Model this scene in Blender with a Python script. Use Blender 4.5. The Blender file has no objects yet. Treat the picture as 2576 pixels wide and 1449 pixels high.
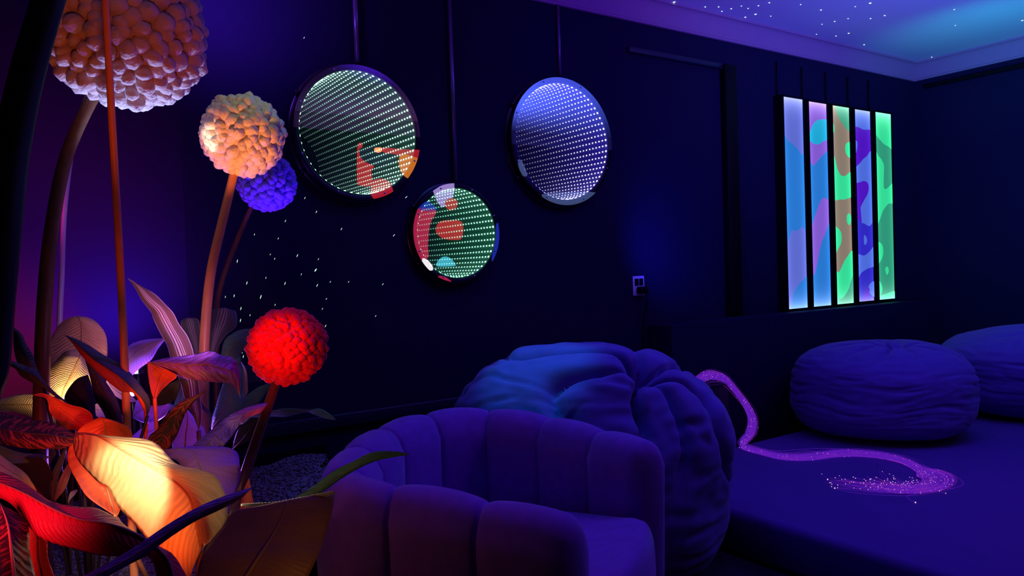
import bpy, bmesh, math, random
from mathutils import Vector, Matrix, noise
from mathutils.geometry import interpolate_bezier

random.seed(7)
S = bpy.context.scene
COL = S.collection
W, H = 2576.0, 1449.0
FPX = 1880.0
CAMZ = 1.28
PITCH = math.atan(47.0 / FPX)
ROLL = math.radians(2.0)

# ------------------------------------------------------------------ camera
_f = Vector((0, math.cos(PITCH), -math.sin(PITCH)))
_r0 = Vector((1, 0, 0))
_u0 = _r0.cross(_f)
_r = _r0 * math.cos(ROLL) - _u0 * math.sin(ROLL)
_u = _u0 * math.cos(ROLL) + _r0 * math.sin(ROLL)
CAM = Vector((0, 0, CAMZ))
cd = bpy.data.cameras.new('camera')
cd.sensor_width = 36.0
cd.lens = 36.0 * FPX / W
cd.clip_start = 0.02
cam = bpy.data.objects.new('camera', cd)
COL.objects.link(cam)
m = Matrix.Identity(4)
for i in range(3):
    m[i][0], m[i][1], m[i][2], m[i][3] = _r[i], _u[i], -_f[i], CAM[i]
cam.matrix_world = m
S.camera = cam


def ray(px, py):
    return _f + _r * ((px - W / 2) / FPX) - _u * ((py - H / 2) / FPX)


def P(px, py, d):
    """the point seen at a pixel, d metres along the viewing axis"""
    return CAM + ray(px, py) * d


def on_plane(px, py, p0, n):
    r = ray(px, py)
    return CAM + r * ((p0 - CAM).dot(n) / r.dot(n))


# ------------------------------------------------------------------ world, exposure
w = bpy.data.worlds.new('world')
S.world = w
w.use_nodes = True
w.node_tree.nodes['Background'].inputs[0].default_value = (0.02, 0.0, 0.10, 1)
w.node_tree.nodes['Background'].inputs[1].default_value = 0.05
S.view_settings.view_transform = 'Standard'
S.view_settings.look = 'None'
S.view_settings.exposure = 0.0
S.view_settings.gamma = 1.0
S.view_settings.use_curve_mapping = False
S.cycles.max_bounces = 10
S.cycles.transparent_max_bounces = 16
S.cycles.use_denoising = True
S.cycles.sample_clamp_indirect = 4.0
S.cycles.caustics_reflective = False
S.cycles.caustics_refractive = False


# ------------------------------------------------------------------ the room's lamps and added lights
def aim(o, target):
    d = Vector(target) - o.location
    o.rotation_euler = d.to_track_quat('-Z', 'Y').to_euler()


def spot(name, loc, target, color, power, angle=60, blend=0.6, size=0.03):
    l = bpy.data.lights.new(name, 'SPOT')
    l.color = color
    l.energy = power
    l.spot_size = math.radians(angle)
    l.spot_blend = blend
    l.shadow_soft_size = size
    o = bpy.data.objects.new(name, l)
    COL.objects.link(o)
    o.location = loc
    aim(o, target)
    return o


def area(name, loc, target, color, power, sx, sy, spread=180):
    l = bpy.data.lights.new(name, 'AREA')
    l.shape = 'RECTANGLE'
    l.size, l.size_y = sx, sy
    l.color = color
    l.energy = power
    l.spread = math.radians(spread)
    o = bpy.data.objects.new(name, l)
    COL.objects.link(o)
    o.location = loc
    aim(o, target)
    return o


# galaxy projectors washing the ceiling
spot('ceiling_wash_blue', (2.7, 2.2, 1.7), (3.3, 3.8, 2.88), (0.07, 0.13, 1.0), 400, 125, 1.0, 0.1)
spot('ceiling_wash_cyan', (3.1, 4.6, 2.0), (3.5, 5.35, 2.88), (0.0, 0.60, 0.70), 20, 90, 1.0, 0.1)
spot('ceiling_wash_violet', (1.3, 2.0, 1.8), (1.5, 3.4, 2.88), (0.10, 0.015, 1.0), 130, 110, 1.0, 0.1)
spot('cornice_wash_magenta', (2.0, 2.6, 1.9), (1.8, 5.0, 2.82), (1.0, 0.03, 0.75), 9, 75, 1.0, 0.1)
spot('ceiling_wash_mauve', (2.5, 1.5, 1.75), (2.8, 1.2, 2.88), (0.32, 0.15, 0.70), 14, 140, 1.0, 0.1)
# unseen lights added over the lounge to brighten chair, bags and mattress
area('lounge_fill_violet', (1.1, 2.85, 2.84), (0.9, 2.3, 0), (0.17, 0.012, 1.0), 10, 0.4, 0.4)
area('lounge_fill_blue', (0.1, 3.0, 2.84), (0.3, 2.8, 0), (0.01, 0.14, 1.0), 4.5, 0.5, 0.5, 120)
area('mattress_fill_blue', (2.7, 3.6, 2.84), (2.6, 3.9, 0), (0.07, 0.004, 1.0), 5, 1.0, 1.0, 140)
spot('beanbag_fill_cyan', (-0.3, 2.4, 2.7), (0.10, 3.0, 0.85), (0.0, 0.6, 1.0), 85, 17, 0.6, 0.05)
spot('mattress_fill_magenta', (3.2, 1.7, 2.5), (2.4, 2.7, 0.2), (1.0, 0.03, 0.4), 9, 50, 1.0, 0.1)
spot('corner_fill_cyan', (3.2, 3.4, 2.5), (4.1, 5.2, 0.9), (0.0, 0.35, 0.8), 30, 60, 1.0, 0.1)
spot('chair_arm_violet', (-0.35, 1.95, 2.7), (-0.15, 1.85, 0.75), (0.25, 0.012, 1.0), 11, 34, 1.0, 0.05)
# wall washes on the left
spot('left_wall_blue', P(250, 860, 2.75), P(250, 640, 3.02), (0.12, 0.02, 1.0), 26, 150, 1.0, 0.05)
spot('left_top_violet', P(560, -60, 2.75), P(560, -40, 3.1), (0.20, 0.04, 1.0), 26, 140, 1.0, 0.05)
spot('left_edge_magenta', P(-60, 500, 2.1), P(-60, 560, 3.0), (1.0, 0.01, 0.55), 26, 120, 1.0, 0.05)
spot('left_edge_red', P(-30, 960, 2.5), P(-20, 870, 2.9), (1.0, 0.03, 0.08), 42, 90, 1.0, 0.05)
spot('door_blue', P(1720, 660, 4.1), P(1720, 560, 4.8), (0.02, 0.02, 1.0), 20, 120, 1.0, 0.05)
# planter spotlights, and unseen fills added for single leaves
spot('planter_white', P(300, 1195, 1.425), P(318, 1190, 1.3), (1.0, 0.86, 0.66), 10, 120, 0.5, 0.02)
spot('leaf_fill_white', P(235, 1195, 1.16), P(345, 1215, 1.37), (1.0, 0.78, 0.48), 11, 50, 0.5, 0.01)  # unseen light added in front to whiten the big leaf
spot('leaf_fill_red', P(425, 1030, 1.52), P(400, 940, 1.72), (1.0, 0.14, 0.03), 2.0, 60, 0.8, 0.02)  # unseen light added to brighten the red calathea leaf
spot('planter_orange', P(300, 1620, 1.15), P(360, 1120, 1.5), (1.0, 0.10, 0.01), 8, 70, 0.8, 0.04)
spot('planter_red_left', P(-350, 1300, 0.9), P(250, 1200, 1.4), (1.0, 0.03, 0.07), 8, 60, 0.8, 0.04)
spot('planter_yellow', P(150, 1045, 1.88), P(180, 880, 2.0), (1.0, 0.50, 0.20), 2.6, 140, 0.8, 0.02)
spot('leaf_fill_pink', P(545, 850, 1.68), P(430, 830, 1.9), (1.0, 0.36, 0.85), 6, 60, 0.9, 0.02)  # unseen light added to lift the striped leaf
spot('planter_violet', P(420, 1150, 2.2), P(420, 860, 2.05), (0.35, 0.10, 1.0), 20, 150, 0.8, 0.02)
spot('planter_overhead_violet', P(900, -160, 1.7), P(520, 1010, 1.75), (0.16, 0.02, 1.0), 16, 36, 0.9, 0.03)
spot('planter_overhead_near', P(700, -100, 1.2), P(480, 1330, 1.3), (0.22, 0.015, 1.0), 4, 40, 0.9, 0.03)
spot('leaf_fill_amber', P(760, 1750, 1.0), P(690, 1350, 1.28), (1.0, 0.34, 0.07), 0.4, 60, 0.9, 0.02)  # unseen warm light added for the brown leaf
spot('flower_red_front', P(470, 800, 1.25), P(722, 868, 1.85), (1.0, 0.03, 0.02), 14, 16, 0.4, 0.02)
spot('flower_red', P(655, 1230, 1.5), P(725, 870, 1.9), (1.0, 0.03, 0.02), 1.6, 38, 0.6, 0.02)
spot('flower_orange', P(430, 1050, 1.55), P(612, 340, 2.2), (1.0, 0.27, 0.08), 46, 16, 0.5, 0.02)
spot('flower_top_green', P(760, -150, 1.9), P(620, 300, 2.2), (0.6, 0.9, 0.30), 2.0, 30, 0.7, 0.02)
spot('flower_white_left', P(400, 480, 2.0), P(540, 340, 2.12), (0.9, 1.0, 0.75), 2.6, 20, 0.5, 0.01)
spot('flower_violet_top', P(335, 560, 2.02), P(325, 100, 1.92), (0.32, 0.46, 1.0), 15, 70, 0.7, 0.02)
spot('flower_orange_top', P(330, 560, 0.95), P(350, 20, 1.75), (1.0, 0.13, 0.02), 8, 50, 0.8, 0.03)
spot('flower_blue', P(760, 800, 2.4), P(670, 460, 2.65), (0.12, 0.01, 1.0), 12, 34, 0.7, 0.02)


# ------------------------------------------------------------------ materials
MATS = {}


def _bsdf(name):
    mt = bpy.data.materials.new(name)
    mt.use_nodes = True
    nt = mt.node_tree
    return mt, nt, nt.nodes['Principled BSDF']


def mat(name, color, rough=0.6, metal=0.0, bump=0.0, scale=60.0, sheen=0.0, spec=0.5, var=0.0, detail=3.0):
    if name in MATS:
        return MATS[name]
    mt, nt, b = _bsdf(name)
    b.inputs['Base Color'].default_value = (*color, 1)
    b.inputs['Roughness'].default_value = rough
    b.inputs['Metallic'].default_value = metal
    b.inputs['Specular IOR Level'].default_value = spec
    if sheen:
        b.inputs['Sheen Weight'].default_value = sheen
        b.inputs['Sheen Roughness'].default_value = 0.4
    if bump or var:
        tc = nt.nodes.new('ShaderNodeTexCoord')
        ns = nt.nodes.new('ShaderNodeTexNoise')
        ns.inputs['Scale'].default_value = scale
        ns.inputs['Detail'].default_value = detail
        nt.links.new(tc.outputs['Object'], ns.inputs['Vector'])
        if bump:
            bp = nt.nodes.new('ShaderNodeBump')
            bp.inputs['Strength'].default_value = bump
            bp.inputs['Distance'].default_value = 0.01
            nt.links.new(ns.outputs['Fac'], bp.inputs['Height'])
            nt.links.new(bp.outputs['Normal'], b.inputs['Normal'])
        if var:
            mx = nt.nodes.new('ShaderNodeMix')
            mx.data_type = 'RGBA'
            mx.inputs['A'].default_value = (*[c * (1 - var) for c in color], 1)
            mx.inputs['B'].default_value = (*[min(1, c * (1 + var)) for c in color], 1)
            nt.links.new(ns.outputs['Fac'], mx.inputs['Factor'])
            nt.links.new(mx.outputs['Result'], b.inputs['Base Color'])
    MATS[name] = mt
    return mt


def emit(name, color, strength, sampling=True):
    if name in MATS:
        return MATS[name]
    mt = bpy.data.materials.new(name)
    mt.use_nodes = True
    nt = mt.node_tree
    nt.nodes.clear()
    e = nt.nodes.new('ShaderNodeEmission')
    e.inputs[0].default_value = (*color, 1)
    e.inputs[1].default_value = strength
    o = nt.nodes.new('ShaderNodeOutputMaterial')
    nt.links.new(e.outputs[0], o.inputs[0])
    if not sampling:
        mt.cycles.emission_sampling = 'NONE'
    MATS[name] = mt
    return mt


def leaf_mat(name, color, back=None, vein=0.25, stripes=False, rough=0.45, veinscale=34.0, trans=0.25, patches=None, half=None, stripe=(0.95, 0.85, 0.95)):
    """UV.x runs across the blade (0.5 is the midrib), UV.y along it"""
    if name in MATS:
        return MATS[name]
    mt, nt, b = _bsdf(name)
    L = nt.links.new
    b.inputs['Roughness'].default_value = rough
    b.inputs['Specular IOR Level'].default_value = 0.35
    uv = nt.nodes.new('ShaderNodeUVMap')
    sp = nt.nodes.new('ShaderNodeSeparateXYZ')
    L(uv.outputs[0], sp.inputs[0])

    def M(op, a, c=None):
        n = nt.nodes.new('ShaderNodeMath')
        n.operation = op
        for k, v in enumerate((a, c)):
            if v is None:
                continue
            if isinstance(v, (int, float)):
                n.inputs[k].default_value = v
            else:
                L(v, n.inputs[k])
        return n.outputs[0]
    across = M('ABSOLUTE', M('SUBTRACT', sp.outputs[0], 0.5))
    ns = nt.nodes.new('ShaderNodeTexNoise')
    ns.inputs['Scale'].default_value = 5.0
    L(uv.outputs[0], ns.inputs['Vector'])
    wob = M('MULTIPLY', M('SUBTRACT', ns.outputs['Fac'], 0.5), 0.06)
    if stripes:
        ph = M('MULTIPLY', M('ADD', sp.outputs[0], M('MULTIPLY', wob, 0.3)), 62.0)
        s = M('SINE', ph)
        env = M('SUBTRACT', 1.0, M('MULTIPLY', across, 4.2))
        env = M('MAXIMUM', env, 0.0)
        fac = M('MULTIPLY', M('GREATER_THAN', s, 0.15), M('MINIMUM', M('MULTIPLY', env, 2.0), 1.0))
        edge = M('GREATER_THAN', across, 0.475)
        fac = M('MINIMUM', M('ADD', fac, edge), 1.0)
        mx = nt.nodes.new('ShaderNodeMix')
        mx.data_type = 'RGBA'
        L(fac, mx.inputs['Factor'])
        mx.inputs['A'].default_value = (*color, 1)
        mx.inputs['B'].default_value = (*stripe, 1)
        L(mx.outputs['Result'], b.inputs['Base Color'])
        h = M('SINE', M('MULTIPLY', sp.outputs[0], 160.0))
    else:
        t = M('ADD', M('SUBTRACT', sp.outputs[1], M('MULTIPLY', across, 0.35)), wob)
        h = M('SINE', M('MULTIPLY', t, veinscale * 6.28))
        n2 = nt.nodes.new('ShaderNodeTexNoise')
        n2.inputs['Scale'].default_value = 3.0
        n2.inputs['Detail'].default_value = 4
        cx = nt.nodes.new('ShaderNodeCombineXYZ')
        L(M('MULTIPLY', sp.outputs[0], 1.0), cx.inputs[0])
        L(M('MULTIPLY', t, 9.0), cx.inputs[1])
        L(cx.outputs[0], n2.inputs['Vector'])
        mx = nt.nodes.new('ShaderNodeMix')
        mx.data_type = 'RGBA'
        if patches:
            f = M('MINIMUM', M('MAXIMUM', M('MULTIPLY', M('SUBTRACT', n2.outputs['Fac'], 0.50), 14.0), 0.0), 1.0)
            L(f, mx.inputs['Factor'])
            mx.inputs['A'].default_value = (*color, 1)
            mx.inputs['B'].default_value = (*patches, 1)
        else:
            L(n2.outputs['Fac'], mx.inputs['Factor'])
            mx.inputs['A'].default_value = (*[c * 0.75 for c in color], 1)
            mx.inputs['B'].default_value = (*[min(1, c * 1.2) for c in color], 1)
        col = mx.outputs['Result']
        if back:
            g = nt.nodes.new('ShaderNodeNewGeometry')
            m2 = nt.nodes.new('ShaderNodeMix')
            m2.data_type = 'RGBA'
            L(g.outputs['Backfacing'], m2.inputs['Factor'])
            L(col, m2.inputs['A'])
            m2.inputs['B'].default_value = (*back, 1)
            col = m2.outputs['Result']
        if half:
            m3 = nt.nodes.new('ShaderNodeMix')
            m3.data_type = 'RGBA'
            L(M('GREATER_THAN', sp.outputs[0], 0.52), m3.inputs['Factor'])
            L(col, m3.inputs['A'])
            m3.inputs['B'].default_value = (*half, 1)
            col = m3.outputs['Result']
        L(col, b.inputs['Base Color'])
    bp = nt.nodes.new('ShaderNodeBump')
    bp.inputs['Strength'].default_value = vein
    bp.inputs['Distance'].default_value = 0.0015
    L(h, bp.inputs['Height'])
    L(bp.outputs['Normal'], b.inputs['Normal'])
    if trans:
        tr = nt.nodes.new('ShaderNodeBsdfTranslucent')
        L(b.inputs['Base Color'].links[0].from_socket, tr.inputs['Color'])
        ms = nt.nodes.new('ShaderNodeMixShader')
        ms.inputs[0].default_value = trans
        L(b.outputs[0], ms.inputs[1])
        L(tr.outputs[0], ms.inputs[2])
        L(ms.outputs[0], nt.nodes['Material Output'].inputs[0])
    MATS[name] = mt
    return mt


M_WALL = mat('navy_wall_paint', (0.011, 0.008, 0.036), 0.75, spec=0.1, bump=0.05, scale=120)
M_CEIL = mat('ceiling_paint', (0.75, 0.75, 0.78), 0.9, bump=0.04, scale=80)
M_CORN = mat('cornice_paint', (0.42, 0.24, 0.34), 0.7)
M_FLOOR = mat('dark_carpet', (0.012, 0.010, 0.02), 0.95, bump=0.5, scale=300, var=0.3)
M_BLACK = mat('black_wood', (0.002, 0.002, 0.003), 0.55, spec=0.15)
M_BLKMETAL = mat('black_metal', (0.006, 0.006, 0.008), 0.3, spec=0.6)
M_TRIM = mat('navy_trim_paint', (0.010, 0.009, 0.032), 0.35)
M_VELVET = mat('violet_velvet', (0.26, 0.06, 0.46), 0.85, sheen=0.35, spec=0.1, bump=0.15, scale=25, var=0.25)
M_BAG = mat('beanbag_suede', (0.14, 0.07, 0.37), 0.8, sheen=0.2, spec=0.15, bump=0.2, scale=18, var=0.15, detail=6)
M_MATT = mat('mattress_cloth', (0.10, 0.03, 0.25), 0.9, sheen=0.15, spec=0.1, bump=0.15, scale=9, var=0.12)
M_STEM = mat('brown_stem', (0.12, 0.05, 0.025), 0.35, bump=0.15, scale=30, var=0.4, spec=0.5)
M_STEMLIT = mat('lit_brown_stem', (0.55, 0.22, 0.10), 0.4, bump=0.1, scale=30, var=0.2)  # brown stem brightened, warm light painted into the colour
M_STEMBLK = mat('black_stem', (0.006, 0.005, 0.006), 0.5)
M_CREAM = mat('cream_felt', (0.78, 0.70, 0.62), 0.95, sheen=0.3, spec=0.05, bump=0.9, scale=70, detail=6)
M_TAN = mat('tan_felt', (0.55, 0.46, 0.42), 0.95, sheen=0.3, spec=0.05, bump=0.9, scale=70, detail=6)
M_BLUF = mat('violet_felt', (0.30, 0.18, 0.80), 0.95, sheen=0.3, spec=0.05, bump=0.9, scale=70, detail=6)
M_RED = mat('red_felt', (0.85, 0.02, 0.03), 0.95, sheen=0.3, spec=0.05, bump=0.8, scale=90, detail=6)
M_SOIL = mat('dark_bark_mulch', (0.13, 0.10, 0.11), 0.45, bump=0.5, scale=90, var=0.8, spec=0.8)
M_SWITCH = mat('white_plastic', (0.75, 0.70, 0.78), 0.4)


# ------------------------------------------------------------------ helpers
def link(name, me, parent=None, material=None, smooth=True):
    o = bpy.data.objects.new(name, me)
    COL.objects.link(o)
    if parent is not None:
        o.parent = parent
    if material is not None:
        for mm in (material if isinstance(material, (list, tuple)) else [material]):
            me.materials.append(mm)
    if smooth:
        for p in me.polygons:
            p.use_smooth = True
    return o


def from_bm(name, bm, parent=None, material=None, smooth=True):
    me = bpy.data.meshes.new(name)
    bm.normal_update()
    bm.to_mesh(me)
    bm.free()
    return link(name, me, parent, material, smooth)


def thing(name, loc, label, cat, group=None, rot=(0, 0, 0)):
    o = bpy.data.objects.new(name, None)
    o.empty_display_size = 0.05
    COL.objects.link(o)
    o.location = loc
    o.rotation_euler = rot
    bpy.context.view_layer.update()
    tag(o, label, cat, group)
    return o


def tag(o, label=None, cat=None, group=None, kind=None):
    if label:
        o['label'] = label
    if cat:
        o['category'] = cat
    if group:
        o['group'] = group
    if kind:
        o['kind'] = kind
    return o


def struct(o):
    o['kind'] = 'structure'
    return o


def keep(o, parent):
    """parent a mesh given in world coordinates"""
    o.parent = parent
    o.matrix_parent_inverse = parent.matrix_world.inverted()
    return o


def add_box(bm, c, s, mat_=None, rot=None):
    r = bmesh.ops.create_cube(bm, size=1.0)
    M4 = Matrix.Translation(c) @ (rot.to_4x4() if rot else Matrix.Identity(4)) @ Matrix.Diagonal((*s, 1))
    bmesh.ops.transform(bm, matrix=M4, verts=r['verts'])
    if mat_ is not None:
        for f in {f for v in r['verts'] for f in v.link_faces}:
            f.material_index = mat_
    return r['verts']


def bevel_all(bm, off, seg=3):
    bmesh.ops.bevel(bm, geom=bm.edges[:], offset=off, segments=seg, profile=0.5, affect='EDGES', clamp_overlap=True)


def add_tube(bm, pts, radii, n=10, cap=True, mi=0):
    pts = [Vector(p) for p in pts]
    if isinstance(radii, (int, float)):
        radii = [radii] * len(pts)
    t0 = (pts[1] - pts[0]).normalized()
    ref = Vector((0, 0, 1)) if abs(t0.z) < 0.9 else Vector((1, 0, 0))
    u = t0.cross(ref).normalized()
    rings = []
    for i, p in enumerate(pts):
        t = (pts[min(i + 1, len(pts) - 1)] - pts[max(i - 1, 0)])
        if t.length < 1e-9:
            t = t0
        t.normalize()
        u = (u - t * u.dot(t)).normalized()
        v = t.cross(u)
        rings.append([bm.verts.new(p + (u * math.cos(a) + v * math.sin(a)) * radii[i])
                      for a in [2 * math.pi * k / n for k in range(n)]])
    for a, b in zip(rings, rings[1:]):
        for k in range(n):
            f = bm.faces.new((a[k], a[(k + 1) % n], b[(k + 1) % n], b[k]))
            f.material_index = mi
    if cap:
        bm.faces.new(list(reversed(rings[0]))).material_index = mi
        bm.faces.new(rings[-1]).material_index = mi


def catmull(pts, n):
    """resample a polyline of equal-length tuples as a Catmull-Rom curve"""
    out = []
    m_ = len(pts)
    for k in range(n):
        t = k / (n - 1) * (m_ - 1)
        i = min(int(t), m_ - 2)
        f = t - i
        p0, p1, p2, p3 = pts[max(i - 1, 0)], pts[i], pts[i + 1], pts[min(i + 2, m_ - 1)]
        out.append(tuple(0.5 * ((2 * b) + (-a + c) * f + (2 * a - 5 * b + 4 * c - d) * f * f + (-a + 3 * b - 3 * c + d) * f ** 3)
                         for a, b, c, d in zip(p0, p1, p2, p3)))
    return out


def local(o_name, bm, frame, parent=None, material=None, smooth=True):
    """mesh written in a frame's own coordinates, object placed by that frame"""
    o = from_bm(o_name, bm, parent, material, smooth)
    if parent is None:
        o.matrix_world = frame
    return o


# ------------------------------------------------------------------ room frame
VP = ray(4060, 580)
WD = Vector((VP.x, VP.y, 0)).normalized()             # along the back wall, to the right and away
WN = Vector((-WD.y, WD.x, 0))                          # out of the room
if WN.dot(Vector((0, 1, 0))) < 0:
    WN = -WN
W0 = P(1605, 724, 4.5)
W0.z = 0
NI = -WN                                               # into the room


def wall_pt(px, py, off=0.0):
    return on_plane(px, py, W0 + NI * off, WN)


def wl(p):
    """wall coordinates s (along), z"""
    return (p - W0).dot(WD), p.z


ZT = 2.74
cB = wall_pt(2300, 208)
sB = wl(cB)[0]
pB = W0 + WD * sB
cA = wall_pt(466, 600)
sA = wl(cA)[0]
pA = W0 + WD * sA
pC = pB + NI * 4.0
pD = pC - WD * 8.2
pF = Vector((-2.5, 2.80, 0))
ZC = 2.88

# mirrors: centre px, disc radius, LED radius, LED colour, layers
MIR = [
    dict(c=(906, 333), R=0.312, r=0.283, col=(0.10, 1.0, 0.52), dot=(0.50, 1.0, 0.80), n=54, layers=46, glow=0.11,
         label='largest round infinity mirror with mint green light dots, upper left of the wall'),
    dict(c=(1152, 586), R=0.250, r=0.222, col=(0.02, 1.0, 0.38), dot=(0.36, 1.0, 0.70), n=43, layers=36, glow=0.22,
         label='smallest round infinity mirror with green light dots, hanging lowest on the wall'),
    dict(c=(1419, 356), R=0.352, r=0.318, col=(0.03, 0.0, 1.0), dot=(0.72, 0.68, 1.0), n=62, layers=34, glow=0.85,
         label='oval-looking round infinity mirror with blue-white light dots, nearest the door frame'),
]
MTH = 0.05
for q in MIR:
    p = wall_pt(*q['c'], off=MTH)
    q['s'], q['z'] = wl(p)


def wall_frame(s, z, off=0.0):
    """local x along the wall, local y into the room, local z up"""
    o = W0 + WD * s + NI * off
    M4 = Matrix.Identity(4)
    for i in range(3):
        M4[i][0], M4[i][1], M4[i][2] = WD[i], NI[i], (0, 0, 1)[i]
    M4[0][3], M4[1][3], M4[2][3] = o.x, o.y, z
    return M4


# back wall with round cut-outs for the mirror images built behind it
bm = bmesh.new()
sides = [(sA, 0), (sB, 0), (sB, ZC), (sA, ZC)]
vs = [bm.verts.new((s, 0, z)) for s, z in sides]
es = [bm.edges.new((vs[i], vs[(i + 1) % 4])) for i in range(4)]
for q in MIR:
    rr = q['r'] + 0.004
    ring = [bm.verts.new((q['s'] + rr * math.cos(a), 0, q['z'] + rr * math.sin(a)))
            for a in [2 * math.pi * k / 72 for k in range(72)]]
    es += [bm.edges.new((ring[i], ring[(i + 1) % 72])) for i in range(72)]
bmesh.ops.triangle_fill(bm, use_beauty=True, use_dissolve=False, edges=es)
o = from_bm('wall_back', bm, None, M_WALL, smooth=False)
o.matrix_world = wall_frame(0, 0)
struct(o)


def plane_wall(name, a, b, z0, z1, mt):
    th = 0.08
    a, b = Vector((a.x, a.y, 0)), Vector((b.x, b.y, 0))
    d = (b - a).normalized()
    n = Vector((-d.y, d.x, 0))
    mid = (pA + pB + pC + pD) / 4
    if (mid - a).dot(n) > 0:
        n = -n
    bm = bmesh.new()
    v = [bm.verts.new((p.x, p.y, z)) for p in (a, b, b + n * th, a + n * th) for z in (z0, z1)]
    for i in range(4):
        j = (i + 1) % 4
        bm.faces.new((v[2 * i], v[2 * j], v[2 * j + 1], v[2 * i + 1]))
    bm.faces.new((v[0], v[2], v[4], v[6]))
    bm.faces.new((v[7], v[5], v[3], v[1]))
    return struct(from_bm(name, bm, None, mt, smooth=False))


plane_wall('wall_right', pB, pC, 0, ZC, M_WALL)
plane_wall('wall_left', pA, pF, 0, ZC, M_WALL)
plane_wall('wall_side', pF, pD, 0, ZC, M_WALL)
plane_wall('wall_front', pD, pC, 0, ZC, M_WALL)


def poly_slab(name, pts, z0, z1, mt):
    bm = bmesh.new()
    lo = [bm.verts.new((p.x, p.y, z0)) for p in pts]
    hi = [bm.verts.new((p.x, p.y, z1)) for p in pts]
    n = len(pts)
    bm.faces.new(lo)
    bm.faces.new(list(reversed(hi)))
    for i in range(n):
        j = (i + 1) % n
        bm.faces.new((lo[i], hi[i], hi[j], lo[j]))
    bmesh.ops.recalc_face_normals(bm, faces=bm.faces[:])
    return struct(from_bm(name, bm, None, mt, smooth=False))


ROOM = [pA, pB, pC, pD, pF]
poly_slab('floor', ROOM, -0.08, 0, M_FLOOR)
poly_slab('ceiling', ROOM, ZC, ZC + 0.08, M_CEIL)

# light cove cornice between dark wall and ceiling
cen = (pA + pB + pC + pD) / 4


def inset(poly, d):
    out = []
    n = len(poly)
    for i in range(n):
        a, b, c = poly[i - 1], poly[i], poly[(i + 1) % n]
        e1, e2 = (b - a).normalized(), (c - b).normalized()
        n1, n2 = Vector((-e1.y, e1.x, 0)), Vector((-e2.y, e2.x, 0))
        if (cen - a).dot(n1) < 0:
            n1 = -n1
        if (cen - b).dot(n2) < 0:
            n2 = -n2
        k = (n1 + n2)
        out.append(b + k * (d / max(0.2, 1 + n1.dot(n2))))
    return out


bm = bmesh.new()
prof = [(0.002, ZT - 0.006), (0.016, ZT - 0.004), (0.018, ZT + 0.006), (0.012, ZT + 0.012)]
for k in range(9):
    a = k / 8 * math.pi / 2
    prof.append((0.012 + 0.045 * (1 - math.cos(a)), ZT + 0.014 + 0.112 * math.sin(a)))
prof += [(0.062, ZT + 0.126), (0.064, ZC)]
rings = []
for d, z in prof:
    rings.append([bm.verts.new((p.x, p.y, z)) for p in inset(ROOM, d)])
for a, b in zip(rings, rings[1:]):
    for i in range(5):
        j = (i + 1) % 5
        bm.faces.new((a[i], a[j], b[j], b[i]))
struct(from_bm('trim_1', bm, None, M_CORN, smooth=False))


def wall_box(name, s0, s1, z0, z1, d, mt, off=0.0, bev=0.004, parent=None):
    bm = bmesh.new()
    add_box(bm, ((s1 - s0) / 2, d / 2, (z1 - z0) / 2), (s1 - s0, d, z1 - z0))
    if bev:
        bevel_all(bm, bev, 2)
    o = from_bm(name, bm, None, mt)
    o.matrix_world = wall_frame(s0, z0, off)
    return o


# door-sized recessed frame: black post, top rail
sp0, sp1 = wl(wall_pt(1818, 480))[0], wl(wall_pt(1846, 480))[0]
zpost = wl(wall_pt(1830, 168))[1]
s_r0, z_r0 = wl(wall_pt(1575, 128))
struct(wall_box('trim_2', sp0, sp1, 0.86, zpost, 0.05, M_BLACK))
struct(wall_box('trim_3', s_r0, sp0, zpost - 0.03, zpost + 0.005, 0.03, M_TRIM))
# shelf line at the foot of the wall on the left
sq0, zq = wl(wall_pt(720, 1058))
sq1 = wl(wall_pt(1150, 998))[0]
struct(wall_box('trim_4', sA + 0.02, sq1 + 0.9, 0.585, 0.645, 0.03, M_TRIM))
# half wall behind the mattress
HW = 0.2
sh0 = wl(wall_pt(1690, 830, off=HW))[0]
zh = wl(wall_pt(1690, 819, off=HW))[1]
struct(wall_box('wall_half', sh0, sB - 0.01, 0.0, zh, HW, M_WALL, bev=0.006))
# picture rail on the right wall
z_pr = ZT - 0.07
bm = bmesh.new()
a = pB + NI * 0.5
add_box(bm, (0, 0, 0), (0.03, 3.8, 0.03))
o = from_bm('trim_5', bm, None, M_BLACK, smooth=False)
o.location = pB + NI * 2.0 - WD * 0.02 + Vector((0, 0, z_pr))
o.rotation_euler = (0, 0, math.atan2(NI.y, NI.x) - math.pi / 2)
struct(o)


# ------------------------------------------------------------------ infinity mirrors
def tube_mat(name, col, glow, depth):
    mt, nt, b = _bsdf(name)
    b.inputs['Base Color'].default_value = (0.25, 0.25, 0.28, 1)
    b.inputs['Roughness'].default_value = 0.5
    return mt


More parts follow.
